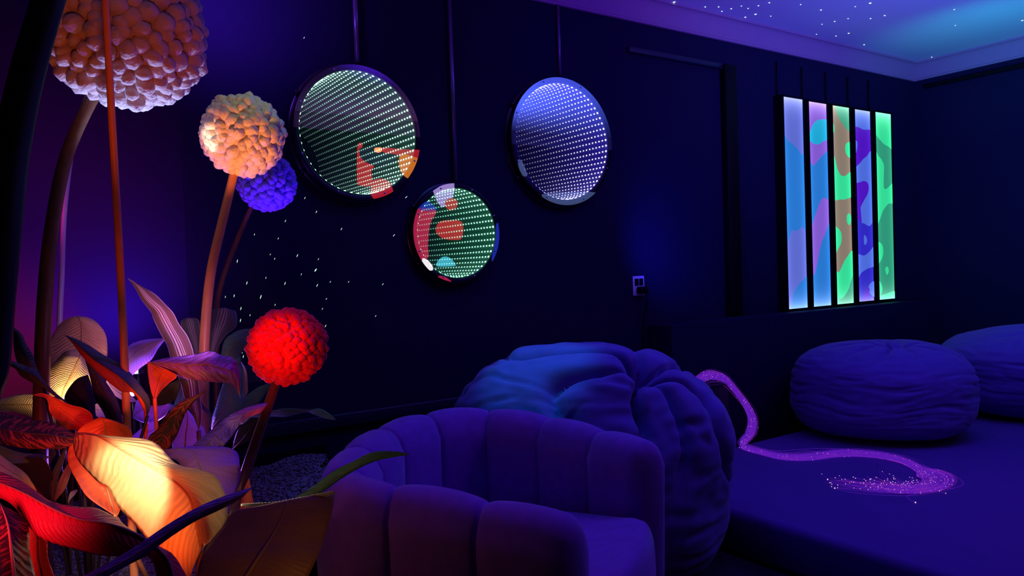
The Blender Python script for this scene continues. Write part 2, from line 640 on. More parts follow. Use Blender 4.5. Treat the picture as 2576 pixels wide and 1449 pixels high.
def led_mat(name, col, strength, depth):
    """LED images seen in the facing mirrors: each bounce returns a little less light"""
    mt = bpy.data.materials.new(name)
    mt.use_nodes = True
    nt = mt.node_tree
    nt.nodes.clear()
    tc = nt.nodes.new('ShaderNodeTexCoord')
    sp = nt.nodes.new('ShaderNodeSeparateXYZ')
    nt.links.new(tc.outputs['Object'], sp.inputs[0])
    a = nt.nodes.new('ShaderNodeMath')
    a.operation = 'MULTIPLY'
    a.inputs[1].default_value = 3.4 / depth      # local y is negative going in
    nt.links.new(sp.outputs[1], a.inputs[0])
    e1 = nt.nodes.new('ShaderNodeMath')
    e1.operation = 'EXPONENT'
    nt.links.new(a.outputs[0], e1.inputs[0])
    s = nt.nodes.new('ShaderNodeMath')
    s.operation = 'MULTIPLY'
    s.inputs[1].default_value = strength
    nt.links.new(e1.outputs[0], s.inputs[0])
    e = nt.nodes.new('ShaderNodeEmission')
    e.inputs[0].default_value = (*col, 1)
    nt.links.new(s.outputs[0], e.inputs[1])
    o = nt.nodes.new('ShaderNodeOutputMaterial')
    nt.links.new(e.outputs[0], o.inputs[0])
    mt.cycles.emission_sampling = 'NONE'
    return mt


def half_mirror():
    mt = bpy.data.materials.new('half_mirror_acrylic')
    mt.use_nodes = True
    nt = mt.node_tree
    nt.nodes.clear()
    t = nt.nodes.new('ShaderNodeBsdfTransparent')
    t.inputs[0].default_value = (0.92, 0.92, 0.92, 1)
    g = nt.nodes.new('ShaderNodeBsdfGlossy')
    g.inputs['Roughness'].default_value = 0.0
    g.inputs[0].default_value = (0.9, 0.9, 0.9, 1)
    ms = nt.nodes.new('ShaderNodeMixShader')
    ms.inputs[0].default_value = 0.40
    o = nt.nodes.new('ShaderNodeOutputMaterial')
    nt.links.new(t.outputs[0], ms.inputs[1])
    nt.links.new(g.outputs[0], ms.inputs[2])
    nt.links.new(ms.outputs[0], o.inputs[0])
    return mt


M_HALF = half_mirror()
GAP = 0.029


def circle_pts(r, n):
    return [(r * math.cos(2 * math.pi * k / n), r * math.sin(2 * math.pi * k / n)) for k in range(n)]


def make_mirror(q, idx):
    R, r, n, layers = q['R'], q['r'], q['n'], q['layers']
    depth = GAP * layers
    root = thing('infinity_mirror', (0, 0, 0), q['label'], 'mirror', 'round infinity mirrors on the dark wall')
    root.matrix_world = wall_frame(q['s'], q['z'])
    bpy.context.view_layer.update()
    N = 96
    # black case: outer rim wall, back flange
    bm = bmesh.new()
    prof = [(r + 0.004, 0.004), (R - 0.006, 0.004), (R - 0.004, 0.004), (R, 0.008), (R, MTH - 0.008), (R - 0.003, MTH - 0.004),
            (r + 0.004, MTH - 0.004), (r + 0.004, 0.004)]
    rg = [[bm.verts.new((x * a, y, z * a)) for x, z in circle_pts(1, N)] for a, y in prof]
    for a, b in zip(rg, rg[1:]):
        for k in range(N):
            bm.faces.new((a[k], a[(k + 1) % N], b[(k + 1) % N], b[k]))
    bmesh.ops.recalc_face_normals(bm, faces=bm.faces[:])
    fr = from_bm('case', bm, root, M_BLKMETAL)
    # thin wall flange behind, a little larger, seen on the left edge
    bm = bmesh.new()
    prof = [(r + 0.01, 0.001), (R + 0.012, 0.001), (R + 0.012, 0.006), (R - 0.002, 0.008)]
    rg = [[bm.verts.new((x * a, y, z * a)) for x, z in circle_pts(1, N)] for a, y in prof]
    for a, b in zip(rg, rg[1:]):
        for k in range(N):
            bm.faces.new((a[k], a[(k + 1) % N], b[(k + 1) % N], b[k]))
    from_bm('flange', bm, root, M_BLKMETAL)
    # half-silvered front disc
    bm = bmesh.new()
    c = [bm.verts.new((x, MTH, z)) for x, z in circle_pts(R - 0.002, N)]
    bm.faces.new(c)
    g = from_bm('front_disc', bm, root, M_HALF, smooth=False)
    # mirror image of the case built as a tube, LED glow painted on
    bm = bmesh.new()
    y0, y1 = MTH - 0.002, -depth
    k_ = layers
    rg = []
    for i in range(k_ + 1):
        y = y0 + (y1 - y0) * i / k_
        rg.append([bm.verts.new((x, y, z)) for x, z in circle_pts(r + 0.0025, N)])
    for a, b in zip(rg, rg[1:]):
        for k in range(N):
            bm.faces.new((a[k], b[k], b[(k + 1) % N], a[(k + 1) % N]))
    bm.faces.new(rg[-1])
    from_bm('mirror_tunnel', bm, root, tunnel_mat('mirror_tunnel_%d' % idx, q['col'], q['glow'], depth))
    # LED strip: first ring real LEDs, deeper rings their reflections built as glowing domes
    bm = bmesh.new()
    yl = MTH - 0.014
    rg = [[bm.verts.new((x, y, z)) for x, z in circle_pts(r + 0.0005, N)] for y in (yl - 0.005, yl + 0.005)]
    for k in range(N):
        bm.faces.new((rg[0][k], rg[0][(k + 1) % N], rg[1][(k + 1) % N], rg[1][k]))
    strip = from_bm('led_strip', bm, root, mat('led_strip_tape', (0.25, 0.25, 0.25), 0.5))
    lm = led_mat('led_%d' % idx, q['dot'], 5.5, depth)

    def dome(bm, cx, cy, cz, nx, nz, rad):
        # low dome pointing to the axis, seg 8 x 2
        tx, tz = -nz, nx
        top = bm.verts.new((cx - nx * rad * .75, cy, cz - nz * rad * .75))
        prev = None
        r1, r2 = [], []
        for k in range(8):
            a = 2 * math.pi * k / 8
            ca, sa = math.cos(a), math.sin(a)
            for rr_, hh, lst in ((1.0, 0.0, r1), (.75, .52, r2)):
                lst.append(bm.verts.new((cx + tx * ca * rad * rr_ - nx * rad * hh, cy + sa * rad * rr_,
                                         cz + tz * ca * rad * rr_ - nz * rad * hh)))
        for k in range(8):
            j = (k + 1) % 8
            bm.faces.new((r1[k], r1[j], r2[j], r2[k]))
            bm.faces.new((r2[k], r2[j], top))
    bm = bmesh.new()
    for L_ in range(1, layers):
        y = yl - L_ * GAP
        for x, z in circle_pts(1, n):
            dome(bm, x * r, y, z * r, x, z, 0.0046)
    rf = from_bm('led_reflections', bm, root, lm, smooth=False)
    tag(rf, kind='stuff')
    bm = bmesh.new()
    dome(bm, 0, 0, 0, 1, 0, 0.0058)
    lme = bpy.data.meshes.new('led')
    bm.to_mesh(lme)
    bm.free()
    lme.materials.append(emit('led_front_%d' % idx, q['dot'], 5.5))
    for k in range(n):
        a = 2 * math.pi * k / n
        d = bpy.data.objects.new('led', lme)
        COL.objects.link(d)
        d.parent = strip
        d.location = (r * math.cos(a), yl, r * math.sin(a))
        d.rotation_euler = (0, -a, 0)
    # screws round the rim
    for k in range(8):
        a = math.radians(22 + 45 * k)
        bm = bmesh.new()
        bmesh.ops.create_uvsphere(bm, u_segments=10, v_segments=6, radius=0.0045)
        s = from_bm('screw', bm, root, mat('steel_screw', (0.6, 0.6, 0.7), 0.25, 1.0))
        s.location = ((R - 0.014) * math.cos(a), MTH + 0.001, (R - 0.014) * math.sin(a))
        s.scale = (1, 0.5, 1)
    # side brackets
    for a in (math.radians(150), math.radians(215)):
        bm = bmesh.new()
        bmesh.ops.create_uvsphere(bm, u_segments=12, v_segments=8, radius=0.012)
        s = from_bm('bracket_knob', bm, root, M_BLKMETAL)
        s.location = ((R + 0.012) * math.cos(a), 0.02, (R + 0.012) * math.sin(a))
    return root


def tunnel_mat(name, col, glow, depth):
    """mirror-image tunnel walls, LED light painted in as emission fading with depth"""
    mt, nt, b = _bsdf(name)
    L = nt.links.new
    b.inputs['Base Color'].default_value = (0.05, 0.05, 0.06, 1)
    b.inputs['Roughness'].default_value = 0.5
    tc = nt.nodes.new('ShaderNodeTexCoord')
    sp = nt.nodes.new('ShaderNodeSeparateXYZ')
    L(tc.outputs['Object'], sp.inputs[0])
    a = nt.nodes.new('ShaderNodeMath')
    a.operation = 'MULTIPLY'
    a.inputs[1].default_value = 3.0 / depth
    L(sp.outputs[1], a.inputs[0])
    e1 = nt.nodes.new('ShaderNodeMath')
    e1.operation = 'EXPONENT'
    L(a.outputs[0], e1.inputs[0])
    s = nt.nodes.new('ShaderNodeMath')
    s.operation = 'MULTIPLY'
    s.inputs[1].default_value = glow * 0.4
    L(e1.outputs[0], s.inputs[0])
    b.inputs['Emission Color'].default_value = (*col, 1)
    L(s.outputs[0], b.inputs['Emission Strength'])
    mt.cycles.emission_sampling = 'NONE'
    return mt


for i, q in enumerate(MIR):
    make_mirror(q, i)

# conduits the mirrors' cables run in, from ceiling down to each mirror
for (x0, y0_, x1, y1_), rad, lab in (
        ((886, -10, 899, 158), 0.012, 'thin metal cable tube running down to the largest round mirror'),
        ((1122, 15, 1147, 455), 0.011, 'long thin cable tube running down to the smallest lowest mirror'),
        ((1405, 85, 1409, 190), 0.009, 'short dark cable tube above the blue-white mirror')):
    s1, z1 = wl(wall_pt(x1, y1_, off=0.02))
    bm = bmesh.new()
    add_tube(bm, [(0, 0, 0), (0, 0, ZT - 0.01 - z1)], rad, 12)
    c = from_bm('cable_tube', bm, None, mat('satin_metal_tube', (0.25, 0.22, 0.30), 0.3, 0.7))
    c.matrix_world = wall_frame(s1, z1, 0.02)
    tag(c, lab, 'pipe', 'cable tubes above the mirrors')

# ------------------------------------------------------------------ light panels
STRIPS = [((1970, 243), (1985, 778), (2018, 250), (2034, 773)),
          ((2033, 255), (2048, 773), (2077, 261), (2094, 766)),
          ((2092, 264), (2108, 766), (2133, 271), (2151, 761)),
          ((2147, 274), (2164, 760), (2186, 280), (2203, 754)),
          ((2199, 282), (2215, 755), (2239, 286), (2254, 749))]
# film colours
FC = {'lav': (0.15, 0.20, 0.85), 'blue': (0.03, 0.25, 0.85), 'pur': (0.30, 0.14, 0.85), 'cyan': (0.02, 0.52, 0.90),
      'sand': (0.33, 0.26, 0.20), 'mint': (0.05, 0.95, 0.42), 'teal': (0.04, 0.42, 0.26), 'vio': (0.10, 0.01, 0.70),
      'indigo': (0.04, 0.03, 0.72), 'peri': (0.10, 0.20, 0.95), 'sage': (0.06, 0.44, 0.28)}


def film_mat(name, w_, h_):
    mt = bpy.data.materials.new('lit_film_' + name)
    mt.use_nodes = True
    nt = mt.node_tree
    nt.nodes.clear()
    L = nt.links.new
    tc = nt.nodes.new('ShaderNodeTexCoord')
    sp = nt.nodes.new('ShaderNodeSeparateXYZ')
    L(tc.outputs['Object'], sp.inputs[0])

    def M(op, a, c=None):
        n = nt.nodes.new('ShaderNodeMath')
        n.operation = op
        for k, v in enumerate((a, c)):
            if v is None:
                continue
            if isinstance(v, (int, float)):
                n.inputs[k].default_value = v
            else:
                L(v, n.inputs[k])
        return n.outputs[0]
    ax = M('DIVIDE', M('ABSOLUTE', sp.outputs[0]), w_ / 2)
    az = M('DIVIDE', M('ABSOLUTE', sp.outputs[2]), h_ / 2)
    ex = M('POWER', ax, 3.0)
    ez = M('POWER', az, 14.0)
    k = M('ADD', M('ADD', 0.72, M('MULTIPLY', ex, 0.45)), M('MULTIPLY', ez, 0.9))
    e = nt.nodes.new('ShaderNodeEmission')
    mx = nt.nodes.new('ShaderNodeMix')
    mx.data_type = 'RGBA'
    mx.inputs['A'].default_value = (*FC[name], 1)
    mx.inputs['B'].default_value = (*[min(1, c + 0.35) for c in FC[name]], 1)
    L(M('MINIMUM', M('MULTIPLY', ez, 0.6), 1.0), mx.inputs['Factor'])
    L(mx.outputs['Result'], e.inputs[0])
    L(k, e.inputs[1])
    o = nt.nodes.new('ShaderNodeOutputMaterial')
    L(e.outputs[0], o.inputs[0])
    return mt


# per strip: base colour + shapes (u 0..1 left to right, v 0..1 top to bottom) as closed smooth outlines
PAT = [
    ('lav', [('blue', [(-.1, .215), (.25, .21), (.6, .23), (.85, .26), (1.1, .30), (1.1, .605), (.8, .61), (.55, .63), (.25, .63), (-.1, .69)]),
             ('blue', [(1.1, .86), (.7, .875), (.45, .90), (.25, .94), (.12, 1.05), (1.1, 1.05)])]),
    ('pur', [('cyan', [(.05, .15), (.30, .10), (.65, .08), (1.1, .085), (1.1, .165), (.8, .185), (.45, .205), (.10, .195), (-.02, .17)]),
             ('blue', [(-.1, .31), (.2, .31), (.45, .285), (.75, .255), (1.1, .245), (1.1, .455), (.7, .465), (.45, .50), (.2, .56), (-.1, .60)]),
             ('blue', [(1.1, .62), (.75, .65), (.5, .70), (.3, .78), (.12, .84), (-.1, .88), (-.1, 1.1), (1.1, 1.1)])]),
    ('sand', [('sage', [(.12, -.05), (.3, .04), (.6, .085), (1.1, .115), (1.1, -.05)]),
              ('mint', [(-.12, .08), (.05, .09), (.10, .11), (.08, .135), (-.12, .145)]),
              ('mint', [(.75, .19), (.95, .175), (1.15, .175), (1.15, .25), (.9, .25), (.73, .225)]),
              ('mint', [(-.1, .25), (.08, .26), (.2, .31), (.4, .345), (.65, .35), (1.1, .33), (1.1, .44), (.75, .465), (.4, .47), (-.1, .455)]),
              ('mint', [(.72, .555), (.82, .54), (.95, .55), (.96, .58), (.85, .60), (.72, .585)]),
              ('mint', [(-.1, .615), (.15, .615), (.35, .64), (.35, .685), (.15, .72), (-.1, .745)]),
              ('mint', [(-.1, .845), (.15, .84), (.4, .80), (.65, .765), (1.1, .755), (1.1, 1.1), (-.1, 1.1)]),
              ('sage', [(1.1, .86), (.9, .88), (.7, .93), (.35, .97), (.1, .985), (.1, 1.1), (1.1, 1.1)])]),
    ('indigo', [('peri', [(-.1, -.05), (1.1, -.05), (1.1, .10), (.6, .10), (-.1, .11)]),
                ('vio', [(-.1, .11), (.6, .10), (1.1, .11), (1.1, .245), (.6, .255), (.3, .28), (-.1, .34)]),
                ('peri', [(-.1, .165), (.12, .165), (.14, .19), (.05, .225), (-.1, .23)]),
                ('peri', [(-.1, .34), (.3, .275), (.7, .24), (1.1, .235), (1.1, .60), (.75, .605), (.4, .59), (.15, .60), (-.1, .61)]),
                ('vio', [(-.1, .41), (.3, .375), (.62, .37), (.80, .39), (.75, .43), (.45, .475), (.18, .52), (.14, .56), (.3, .59), (-.1, .61)]),
                ('indigo', [(-.1, .585), (.2, .58), (.4, .60), (.8, .605), (1.1, .59), (1.1, .72), (.7, .745), (.3, .76), (-.1, .765)]),
                ('peri', [(.42, .655), (.55, .66), (.62, .68), (.55, .70), (.42, .70)]),
                ('peri', [(-.1, .76), (.4, .76), (.75, .74), (1.1, .715), (1.1, .81), (.6, .83), (.2, .85), (-.1, .88)]),
                ('peri', [(1.1, .905), (.8, .905), (.62, .93), (.7, .96), (1.1, .98)]),
                ('vio', [(.55, .93), (.70, .94), (.6, .98), (.35, 1.02), (.3, .97)])]),
    ('teal', [('mint', [(-.1, -.05), (1.1, -.05), (1.1, .17), (.8, .175), (.4, .155), (-.1, .09)]),
              ('mint', [(-.1, .23), (.2, .235), (.45, .265), (.5, .30), (.42, .37), (.5, .405), (.7, .40), (1.1, .375), (1.1, .475), (.75, .485), (.4, .52), (-.1, .59)]),
              ('mint', [(-.1, .70), (.15, .695), (.32, .72), (.3, .765), (.1, .80), (-.1, .81)]),
              ('mint', [(.42, .84), (.5, .825), (.62, .83), (.64, .855), (.52, .87)]),
              ('mint', [(-.1, .895), (.12, .91), (.22, .94), (.15, .965), (-.1, .985)]),
              ('mint', [(-.1, .985), (.3, .975), (1.1, .965), (1.1, 1.05), (-.1, 1.05)])]),
]


def clip_poly(poly, lo, hi, ax):
    def clip(pts, test, inter):
        out = []
        for i in range(len(pts)):
            a, b = pts[i - 1], pts[i]
            if test(b):
                if not test(a):
                    out.append(inter(a, b))
                out.append(b)
            elif test(a):
                out.append(inter(a, b))
        return out

    def mk(v):
        def f(a, b):
            t = (v - a[ax]) / (b[ax] - a[ax])
            p = [a[0] + (b[0] - a[0]) * t, a[1] + (b[1] - a[1]) * t]
            return tuple(p)
        return f
    p = clip(poly, lambda p: p[ax] >= lo, mk(lo))
    if p:
        p = clip(p, lambda p: p[ax] <= hi, mk(hi))
    return p


def smooth_closed(pts, k=6):
    out = []
    n = len(pts)
    for i in range(n):
        p0, p1, p2, p3 = pts[i - 1], pts[i], pts[(i + 1) % n], pts[(i + 2) % n]
        for j in range(k):
            f = j / k
            out.append(tuple(0.5 * ((2 * b) + (-a + c) * f + (2 * a - 5 * b + 4 * c - d) * f * f + (-a + 3 * b - 3 * c + d) * f ** 3)
                             for a, b, c, d in zip(p0, p1, p2, p3)))
    return out


PD = 0.075
names_ = ['leftmost lavender and blue wall light strip', 'purple and blue wall light strip, second from the left',
          'sand and mint wall light strip in the middle of the five', 'indigo and violet wall light strip, second from the right',
          'rightmost green and mint wall light strip']
for i, (tl, bl, tr_, br) in enumerate(STRIPS):
    cs = [wl(wall_pt(*p, off=PD)) for p in (tl, bl, tr_, br)]
    s0 = (cs[0][0] + cs[1][0]) / 2
    s1 = (cs[2][0] + cs[3][0]) / 2
    zt = (cs[0][1] + cs[2][1]) / 2
    zb = (cs[1][1] + cs[3][1]) / 2
    w_, h_ = s1 - s0, zt - zb
    root = thing('strip_lamp', (0, 0, 0), names_[i], 'lamp', 'patterned light strips on the back wall')
    root.matrix_world = wall_frame((s0 + s1) / 2, (zt + zb) / 2)
    bpy.context.view_layer.update()
    bm = bmesh.new()
    rim = 0.014
    yb, yf = 0.004, PD + 0.006
    add_box(bm, (0, (PD - 0.006) / 2 + .002, 0), (w_ + 2 * rim, PD - 0.012, h_ + 2 * rim))
    for sx in (-1, 1):
        add_box(bm, (sx * (w_ / 2 + rim / 2), PD - 0.004, 0), (rim, 0.014, h_ + 2 * rim))
        add_box(bm, (0, PD - 0.004, sx * (h_ / 2 + rim / 2)), (w_ + 2 * rim, 0.014, rim))
    from_bm('frame', bm, root, M_BLACK, smooth=False)
    base, shapes = PAT[i]
    mats = [base]
    bm = bmesh.new()
    x0, x1, z0, z1 = -w_ / 2, w_ / 2, -h_ / 2, h_ / 2
    bm.faces.new([bm.verts.new((x, PD - 0.004, z)) for x, z in ((x0, z0), (x1, z0), (x1, z1), (x0, z1))])
    for j, (cn, pts) in enumerate(shapes):
        if cn not in mats:
            mats.append(cn)
        pl = smooth_closed(pts)
        pl = clip_poly(pl, 0.0, 1.0, 0)
        pl = clip_poly(pl, 0.0, 1.0, 1)
        if len(pl) < 3:
            continue
        vs = [bm.verts.new((x0 + u_ * w_, PD - 0.0036 + 0.0004 * j, z1 - v_ * h_)) for u_, v_ in pl]
        f = bm.faces.new(vs)
        f.material_index = mats.index(cn)
    bmesh.ops.triangulate(bm, faces=bm.faces[:])
    from_bm('diffuser', bm, root, [film_mat(c, w_, h_) for c in mats], smooth=False)
    bm = bmesh.new()
    add_tube(bm, [(-w_ / 2 + 0.01, 0.02, h_ / 2 + rim), (-w_ / 2 + 0.01, 0.02, h_ / 2 + rim + 0.24)], 0.006, 8)
    from_bm('hanging_rod', bm, root, M_BLACK)

# glowing shapes added on the wall opposite to supply the mirror reflections
NF = 4.0
PF0 = W0 + NI * (NF - 0.03)


def seen_in(px, py):
    h_ = wall_pt(px, py, off=MTH)
    d_ = (h_ - CAM).normalized()
    r_ = d_ - WN * (2 * d_.dot(WN))
    t_ = (PF0 - h_).dot(WN) / r_.dot(WN)
    p_ = h_ + r_ * t_
    return (p_ - W0).dot(WD), p_.z


REFL = [
    (0, 'red', [(675, 845), (722, 840), (692, 930), (740, 1000), (830, 1045), (805, 1100), (820, 1190), (790, 1245), (700, 1235), (670, 1190)]),
    (0, 'navy', [(700, 870), (860, 850), (1000, 900), (1045, 970), (990, 1030), (850, 1040), (740, 990), (695, 930)]),
    (0, 'red', [(900, 865), (1100, 880), (1330, 900), (1320, 1000), (1180, 960), (1040, 930), (930, 915)]),
    (0, 'lamp', [(840, 870), (900, 866), (905, 900), (870, 915), (838, 900)]),
    (0, 'orange', [(1095, 940), (1150, 935), (1290, 990), (1275, 1080), (1230, 1150), (1170, 1165), (1110, 1110), (1085, 1020)]),
    (0, 'red', [(820, 1200), (900, 1172), (970, 1200), (1010, 1270), (1010, 1350), (880, 1390), (810, 1330)]),
    (1, 'lilac', [(375, 205), (500, 120), (645, 80), (650, 200), (600, 380), (490, 420), (430, 350)]),
    (1, 'red', [(530, 340), (600, 303), (670, 320), (690, 380), (650, 445), (590, 455), (540, 410)]),
    (1, 'pink', [(90, 456), (400, 456), (330, 640), (300, 900), (300, 1080), (150, 1080), (90, 700)]),
    (1, 'red', [(740, 612), (740, 820), (640, 845), (520, 830), (430, 770), (410, 700), (450, 620), (540, 590)]),
    (1, 'cyan', [(430, 1190), (440, 1120), (510, 1065), (590, 1085), (650, 1160), (640, 1185)]),
    (1, 'white', [(225, 1090), (290, 1110), (355, 1190), (350, 1245), (260, 1200)]),
    (1, 'pink', [(440, 1320), (520, 1325), (610, 1390), (560, 1420), (450, 1380)]),
    (1, 'blue', [(1200, 640), (1260, 650), (1290, 800), (1250, 1000), (1180, 1130), (1140, 1090), (1190, 850)]),
    (1, 'blue', [(190, 455), (270, 350), (330, 360), (420, 455)]),
    (2, 'slate', [(400, 1265), (935, 1262), (860, 1380), (640, 1420), (420, 1340)]),
    (2, 'slate', [(110, 915), (150, 950), (195, 1075), (160, 1080), (120, 1000)]),
]
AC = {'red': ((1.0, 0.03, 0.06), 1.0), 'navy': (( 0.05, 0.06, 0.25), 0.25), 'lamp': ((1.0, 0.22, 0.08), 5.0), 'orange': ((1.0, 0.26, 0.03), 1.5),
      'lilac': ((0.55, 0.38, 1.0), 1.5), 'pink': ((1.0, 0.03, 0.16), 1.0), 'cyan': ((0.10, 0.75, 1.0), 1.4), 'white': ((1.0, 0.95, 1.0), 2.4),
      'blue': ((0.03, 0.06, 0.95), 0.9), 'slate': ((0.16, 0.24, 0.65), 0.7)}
AOFF = [(730, 150, 3.917), (1020, 440, 5.177), (1280, 180, 4.139)]
refl_shapes = thing('reflection_shapes', (0, 0, 0), 'glowing blobs added on the opposite wall to supply the reflections in the mirrors', 'added reflection shapes')
refl_shapes.matrix_world = wall_frame(0, 0, NF)
bpy.context.view_layer.update()
for j_, (mi_, cn, pts) in enumerate(REFL):
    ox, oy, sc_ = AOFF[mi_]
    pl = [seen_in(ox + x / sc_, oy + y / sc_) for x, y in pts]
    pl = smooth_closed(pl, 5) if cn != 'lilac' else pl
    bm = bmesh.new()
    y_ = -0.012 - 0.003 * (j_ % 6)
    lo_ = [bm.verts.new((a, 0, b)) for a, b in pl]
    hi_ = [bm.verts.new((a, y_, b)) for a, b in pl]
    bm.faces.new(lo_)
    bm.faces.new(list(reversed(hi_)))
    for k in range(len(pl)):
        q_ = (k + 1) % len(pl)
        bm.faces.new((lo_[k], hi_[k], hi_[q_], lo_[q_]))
    from_bm('glowing_shape', bm, refl_shapes, emit('refl_' + cn, *AC[cn]), smooth=False)

# wall outlet plate with plug
ps, pz = wl(wall_pt(1605, 719))
root = thing('wall_socket', (0, 0, 0), 'pale double wall socket plate with a black plug in its lower half', 'socket')
root.matrix_world = wall_frame(ps, pz)
bpy.context.view_layer.update()
bm = bmesh.new()
add_box(bm, (0, 0.004, 0), (0.092, 0.008, 0.118))
bevel_all(bm, 0.003, 2)
from_bm('face_plate', bm, root, M_SWITCH)
for x in (-0.0185, 0.0185):
    bm = bmesh.new()
    add_box(bm, (x, 0.009, 0.022), (0.032, 0.006, 0.044))
    bevel_all(bm, 0.006, 3)
    from_bm('socket_insert', bm, root, M_BLACK)
bm = bmesh.new()
add_box(bm, (0.012, 0.025, -0.026), (0.072, 0.042, 0.044))
bevel_all(bm, 0.012, 3)
from_bm('plug', bm, root, M_BLACK)
bm = bmesh.new()
add_tube(bm, [(0.03, 0.035, -0.04), (0.035, 0.04, -0.09), (0.02, 0.02, -0.2), (0.01, 0.01, -0.42), (0.01, 0.01, -0.60)], 0.004, 8)
from_bm('cord', bm, root, M_BLACK)

# ------------------------------------------------------------------ projected star dots
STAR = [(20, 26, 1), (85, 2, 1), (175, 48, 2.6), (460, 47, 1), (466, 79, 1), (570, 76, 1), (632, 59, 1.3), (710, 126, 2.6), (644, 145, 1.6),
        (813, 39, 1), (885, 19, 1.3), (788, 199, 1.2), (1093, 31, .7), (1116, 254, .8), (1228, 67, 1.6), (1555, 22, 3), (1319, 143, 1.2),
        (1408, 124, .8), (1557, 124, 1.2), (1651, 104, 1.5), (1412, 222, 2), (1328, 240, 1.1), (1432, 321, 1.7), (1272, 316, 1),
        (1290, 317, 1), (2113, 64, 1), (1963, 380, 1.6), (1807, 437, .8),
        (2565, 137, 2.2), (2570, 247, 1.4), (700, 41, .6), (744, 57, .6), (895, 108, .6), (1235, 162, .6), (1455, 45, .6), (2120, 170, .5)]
M_STARP = emit('projected_star_glow', (0.55, 1.0, 0.85), 5.0, sampling=False)  # projected laser dots painted in as glowing beads on the ceiling
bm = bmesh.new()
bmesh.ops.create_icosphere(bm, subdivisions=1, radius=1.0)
sme = bpy.data.meshes.new('projected_star')
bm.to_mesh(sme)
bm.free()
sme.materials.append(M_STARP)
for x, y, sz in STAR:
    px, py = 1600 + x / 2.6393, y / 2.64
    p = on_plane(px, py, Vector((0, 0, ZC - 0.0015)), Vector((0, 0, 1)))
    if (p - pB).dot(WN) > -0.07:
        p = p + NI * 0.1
    o = bpy.data.objects.new('projected_star', sme)
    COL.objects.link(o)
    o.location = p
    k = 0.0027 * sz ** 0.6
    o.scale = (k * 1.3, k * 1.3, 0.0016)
    tag(o, 'tiny green-white dot of projected light on the ceiling, made as a glowing bead', 'light', 'projected star dots on the ceiling')

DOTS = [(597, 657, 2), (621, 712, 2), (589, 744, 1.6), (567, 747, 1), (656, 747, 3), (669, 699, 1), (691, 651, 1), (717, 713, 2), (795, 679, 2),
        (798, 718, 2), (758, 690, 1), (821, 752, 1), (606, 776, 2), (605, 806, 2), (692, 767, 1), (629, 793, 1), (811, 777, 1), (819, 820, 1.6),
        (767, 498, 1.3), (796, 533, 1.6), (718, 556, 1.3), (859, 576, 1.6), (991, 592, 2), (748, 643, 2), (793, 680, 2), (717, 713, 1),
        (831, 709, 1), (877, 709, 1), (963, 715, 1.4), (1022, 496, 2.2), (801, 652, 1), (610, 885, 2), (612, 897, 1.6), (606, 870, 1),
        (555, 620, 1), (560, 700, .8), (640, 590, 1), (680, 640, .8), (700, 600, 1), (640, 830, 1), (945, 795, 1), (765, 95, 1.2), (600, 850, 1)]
M_WDOT = emit('laser_dot_light', (0.65, 1.0, 0.85), 1.1, sampling=False)  # laser streaks thrown on the wall, painted in as thin glowing beads
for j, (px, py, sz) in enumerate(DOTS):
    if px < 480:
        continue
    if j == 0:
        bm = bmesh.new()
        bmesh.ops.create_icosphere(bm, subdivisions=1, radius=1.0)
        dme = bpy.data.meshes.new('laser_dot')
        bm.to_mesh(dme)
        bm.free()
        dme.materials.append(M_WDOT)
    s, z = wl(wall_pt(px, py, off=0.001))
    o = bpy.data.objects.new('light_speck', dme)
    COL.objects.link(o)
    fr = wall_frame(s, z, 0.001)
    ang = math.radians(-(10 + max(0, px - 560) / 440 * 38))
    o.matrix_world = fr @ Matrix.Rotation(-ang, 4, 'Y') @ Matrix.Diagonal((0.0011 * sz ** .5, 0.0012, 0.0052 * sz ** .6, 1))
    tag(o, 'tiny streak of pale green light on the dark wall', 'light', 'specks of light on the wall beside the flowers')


# ------------------------------------------------------------------ mattress
def fz(x, y, z):
    return noise.noise(Vector((x, y, z)))


MZ = 0.20
e0 = on_plane(1832, 1280, Vector((0, 0, MZ)), Vector((0, 0, 1)))
b0 = on_plane(2050, 1090, Vector((0, 0, MZ)), Vector((0, 0, 1)))
sv0 = (e0 - W0).dot(WD)
n_far = (b0 - W0).dot(NI) - 0.12
s_r = sB - 0.03
L_ = 3.95 - n_far
print('NFAR', n_far, sv0)
bm = bmesh.new()
add_box(bm, (0, 0, 0), (s_r - sv0, L_, MZ))
bevel_all(bm, 0.035, 4)
mt_ = from_bm('mattress', bm, None, M_MATT)
fr = wall_frame(sv0 + (s_r - sv0) / 2, MZ / 2, n_far + L_ / 2)
mt_.matrix_world = fr
tag(mt_, 'large flat floor mattress lit violet, under the round beanbag', 'mattress')

# fibre light box behind the big beanbag
cx = wall_pt(1838, 1000, off=0.395)
sx = wl(cx)[0]
zt = on_plane(1838, 968, W0 + NI * 0.395, WN).z
bx_root = thing('light_source_box', (0, 0, 0), 'low black box beside the big beanbag that feeds the fibre strands', 'box')
bx_root.matrix_world = wall_frame(sx - 0.32, 0, 0.21)
bpy.context.view_layer.update()
bm = bmesh.new()
add_box(bm, (0.16, 0.09, zt / 2), (0.32, 0.17, zt))
bevel_all(bm, 0.006, 2)
from_bm('body', bm, bx_root, mat('matt_black_box', (0.006, 0.006, 0.010), 0.6))
bm = bmesh.new()
add_box(bm, (0.16, 0.092, zt + 0.006), (0.33, 0.178, 0.012))
bevel_all(bm, 0.003, 2)
from_bm('lid', bm, bx_root, mat('matt_black_box', (0.006, 0.006, 0.010), 0.6))


